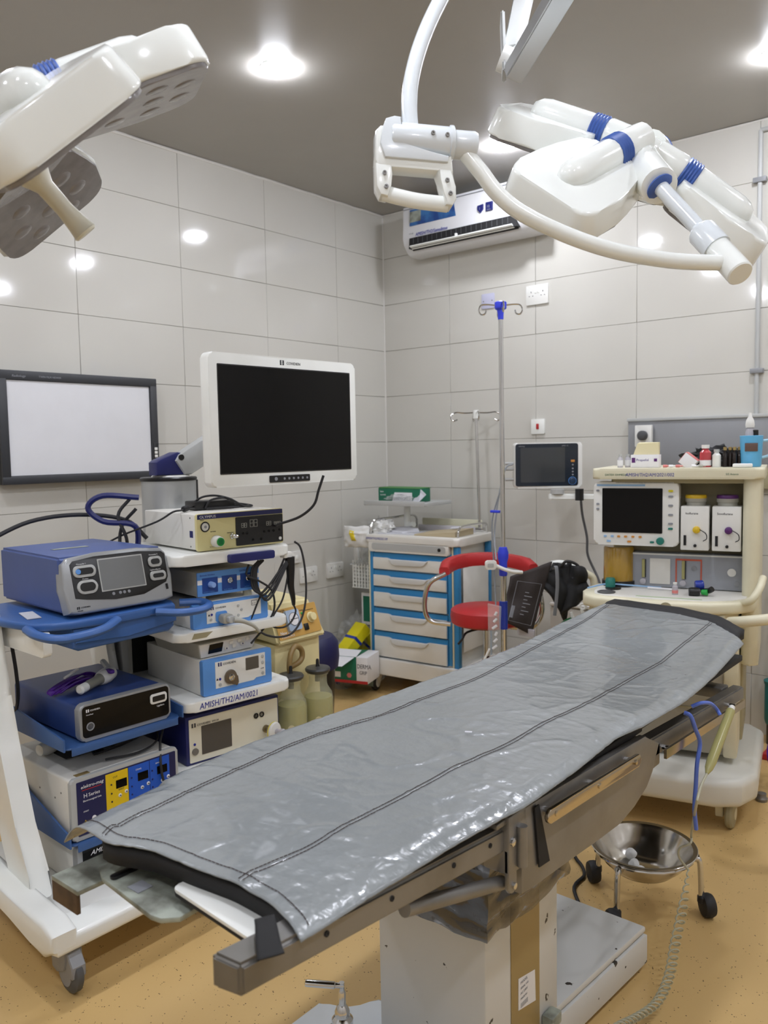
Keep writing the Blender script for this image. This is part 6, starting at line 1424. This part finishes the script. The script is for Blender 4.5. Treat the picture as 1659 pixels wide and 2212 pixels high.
# ================================================================ KICK BUCKET
kb_ = thing('kick_bowl', 'round steel kick bowl on black casters beside the table base', 'bowl', (2.556, -1.845, 0), 0)
KS = 1.07
put('basin', G().lathe([(r_*KS, .2-(.2-z_)*.66) for r_, z_ in [(.0, .062), (.055, .064), (.085, .085), (.115, .130), (.135, .178), (.140, .196), (.150, .200), (.152, .204), (.150, .206), (.138, .2035), (.132, .190), (.112, .134), (.082, .089), (.052, .068), (.0, .0665)]], n=56, caps=False), 'chromeb', kb_)
put('ring', G().tube([(.152*math.cos(R_(a)), .152*math.sin(R_(a)), .190) for a in range(0, 360, 15)], .0055, 8, 1, closed=True), 'chrome', kb_)
for a, hh in ((168.3, 0), (20.7, 0), (-93.6, 0)):
    ca, sa = math.cos(R_(a)), math.sin(R_(a))
    k = put('leg', G().tube([(.145*ca, .145*sa, .190), (.165*ca, .165*sa, .175), (.170*ca, .170*sa, .12), (.172*ca, .172*sa, .06)], .009, 10, 5), 'chrome', kb_)
    put('leg_collar', G().cyl((.150*ca, .150*sa, .182), (.165*ca, .165*sa, .182), .012, None, 12), 'chrome', kb_)
    put('caster', G().lathe([(.018, -.019), (.032, -.016), (.036, -.007), (.036, .007), (.032, .016), (.018, .019)], (.190*ca, .190*sa, .036), (.7, .7, 0), 20), 'rubber', k); put('caster_hood', G().lathe([(.008, .038), (.016, .045), (.016, .062), (.010, .068)], (.176*ca, .176*sa, 0), n=14), 'rubber', k)
for i, (x, y) in enumerate(((.005, -.03), (.025, -.045), (-.03, .0), (.05, -.02), (-.055, .035))):
    g = G(); bmesh.ops.create_icosphere(g.bm, subdivisions=3, radius=.017)
    for v in g.bm.verts: v.co *= 1+.3*noise.noise(v.co*70+Vector((i, 0, 0)))
    one('cotton_ball', g, 'cotton', ('largest cotton ball in the middle of the steel bowl', 'cotton ball touching the front of the largest one', 'cotton ball left of the largest one in the bowl', 'cotton ball at the right inside the bowl', 'cotton ball at the far left of the bowl')[i], 'cotton ball', 'cotton balls in the bowl', loc=(2.556+x, -1.845+y, .129+(.012 if i == 4 else 0)))

# ================================================================ TUBES ON THE TABLE SIDE
one('blue_strap_tube', G().tube([(2.815,-2.223,0.777), (2.830,-2.219,0.770), (2.835,-2.198,0.732), (2.835,-2.163,0.685), (2.835,-2.182,0.636), (2.835,-2.190,0.577), (2.835,-2.198,0.525), (2.835,-2.183,0.462)], .0055, 9, 6), 'tubeblue', 'blue flat tube hanging from the far right side of the table', 'tube')
one('blue_strap_tube', G().tube([(2.810,-2.155,0.774), (2.830,-2.141,0.784), (2.835,-2.085,0.769), (2.840,-2.051,0.746), (2.850,-2.052,0.732)], .005, 9, 6), 'tubeblue', 'short blue tube arching over the table rail beside the drip chamber', 'tube')
u = thing('drip_chamber', 'pale green tapered drip chamber tube hanging beside the table rail', 'drip chamber', (2.86, -2.1, .70), 0)
B0 = Vector((2.870,-2.024,0.745))-Vector((2.86, -2.1, .70)); B1 = Vector((2.870,-2.213,0.628))-Vector((2.86, -2.1, .70))
L_ = (B1-B0).length
put('chamber', G().lathe([(.006, 0), (.0115, .006), (.012, L_*.3), (.0125, L_*.82), (.010, L_*.92), (.004, L_)], B0, B1-B0, 20), 'gelb', u); put('chamber_cap', G().lathe([(.004, -.012), (.008, -.008), (.008, .008)], B0, B1-B0, 16), 'plastic', u)
put('black_clip', G().cyl(B0+(B1-B0)*.18+Vector((.006, .008, 0)), B0+(B1-B0)*.36+Vector((.006, .008, 0)), .004, None, 8), 'blackp', u)
B1w = B1+Vector((2.86, -2.1, .70))
one('coiled_hose', (lambda: (lambda P: G().tube(P, .0024, 6, 1))((lambda C_: [tuple(C_[i//10].lerp(C_[min(i//10+1, len(C_)-1)], (i % 10)/10)+Vector((.0135*math.cos(i*.6283)*min(1, i/60+.15)*.767+.0, .0135*math.cos(i*.6283)*min(1, i/60+.15)*.642, .009*math.sin(i*.6283)*min(1, i/60+.15)))) for i in range(10*(len(C_)-1))])(
    [Vector(p) for p in spline([(2.721,-1.912,0.201), (2.754,-2.046,0.160), (2.776,-2.163,0.118), (2.795,-2.255,0.083), (2.796,-2.335,0.059), (2.777,-2.404,0.053), (2.758,-2.471,0.059), (2.742,-2.537,0.061)], 5)])))(), 'coiltube', 'pale coiled plastic hose trailing to the floor in front of the bowl', 'hose')
one('hose_lead', G().tube([tuple(B1w), (2.870,-2.259,0.607), (2.865,-2.276,0.561), (2.731,-1.917,0.319), (2.730,-1.921,0.290), (2.704,-1.932,0.272), (2.698,-1.927,0.242), (2.721,-1.912,0.201)], .0035, 8, 6), 'coiltube', 'pale thin tube from the drip chamber down to the coiled hose', 'tube')
one('floor_cable', G().tube([(2.66, -2.12, .007), (2.52, -2.08, .007), (2.351,-1.908,0.007), (2.331,-1.794,0.007), (2.271,-1.723,0.007), (2.222,-1.719,0.007), (2.25, -2.1, .007)], .006, 8, 6), 'rubber', 'dark cable curving on the floor behind the table base', 'cable')

# ================================================================ RIGHT EDGE
u = thing('teal_canister', 'teal canister with a hose at the right edge of the view', 'canister', (2.50, -.10, 0), 0)
put('body', G().lathe([(0, .10), (.05, .10), (.055, .12), (.055, .29), (.05, .30), (0, .30)], n=24), 'teal', u); put('cap', G().lathe([(.058, .295), (.06, .31), (.02, .33), (0, .33)], n=24), 'teal', u); put('hose', G().tube([(-.02, -.02, .32), (-.025, -.02, .42), (-.015, -.01, .60), (0, 0, .80)], .008, 8, 5), 'teal', u); put('stand', G().cyl((0, 0, 0), (0, 0, .101), .045, None, 20), 'blackp', u)
one('red_tray', G().box(-.06, .12, -.05, .08, 0, .03, .006), 'red', 'red tray on the floor at the right edge', 'tray', loc=(2.56, -.30, 0))
one('white_packet', G().box(-.05, .08, -.04, .05, 0, .02, .006), 'print_white', 'white packet lying on the red tray at the right edge', 'packet', loc=(2.57, -.28, .0305))
one('purple_hose', G().tube([(2.70, -.72, .01), (2.62, -.66, .10), (2.60, -.60, .17), (2.64, -.55, .18), (2.72, -.55, .10)], .007, 8, 6), 'purple', 'purple hose looping at the right edge beside the machine', 'hose')
one('metal_fitting', G().lathe([(.0, 0), (.022, .0), (.024, .012), (.018, .020), (.018, .032), (0, .034)], n=18), 'steel', 'small metal fitting on the floor right of the anaesthesia machine wheel', 'fitting', loc=(2.627,-0.809,0.000))
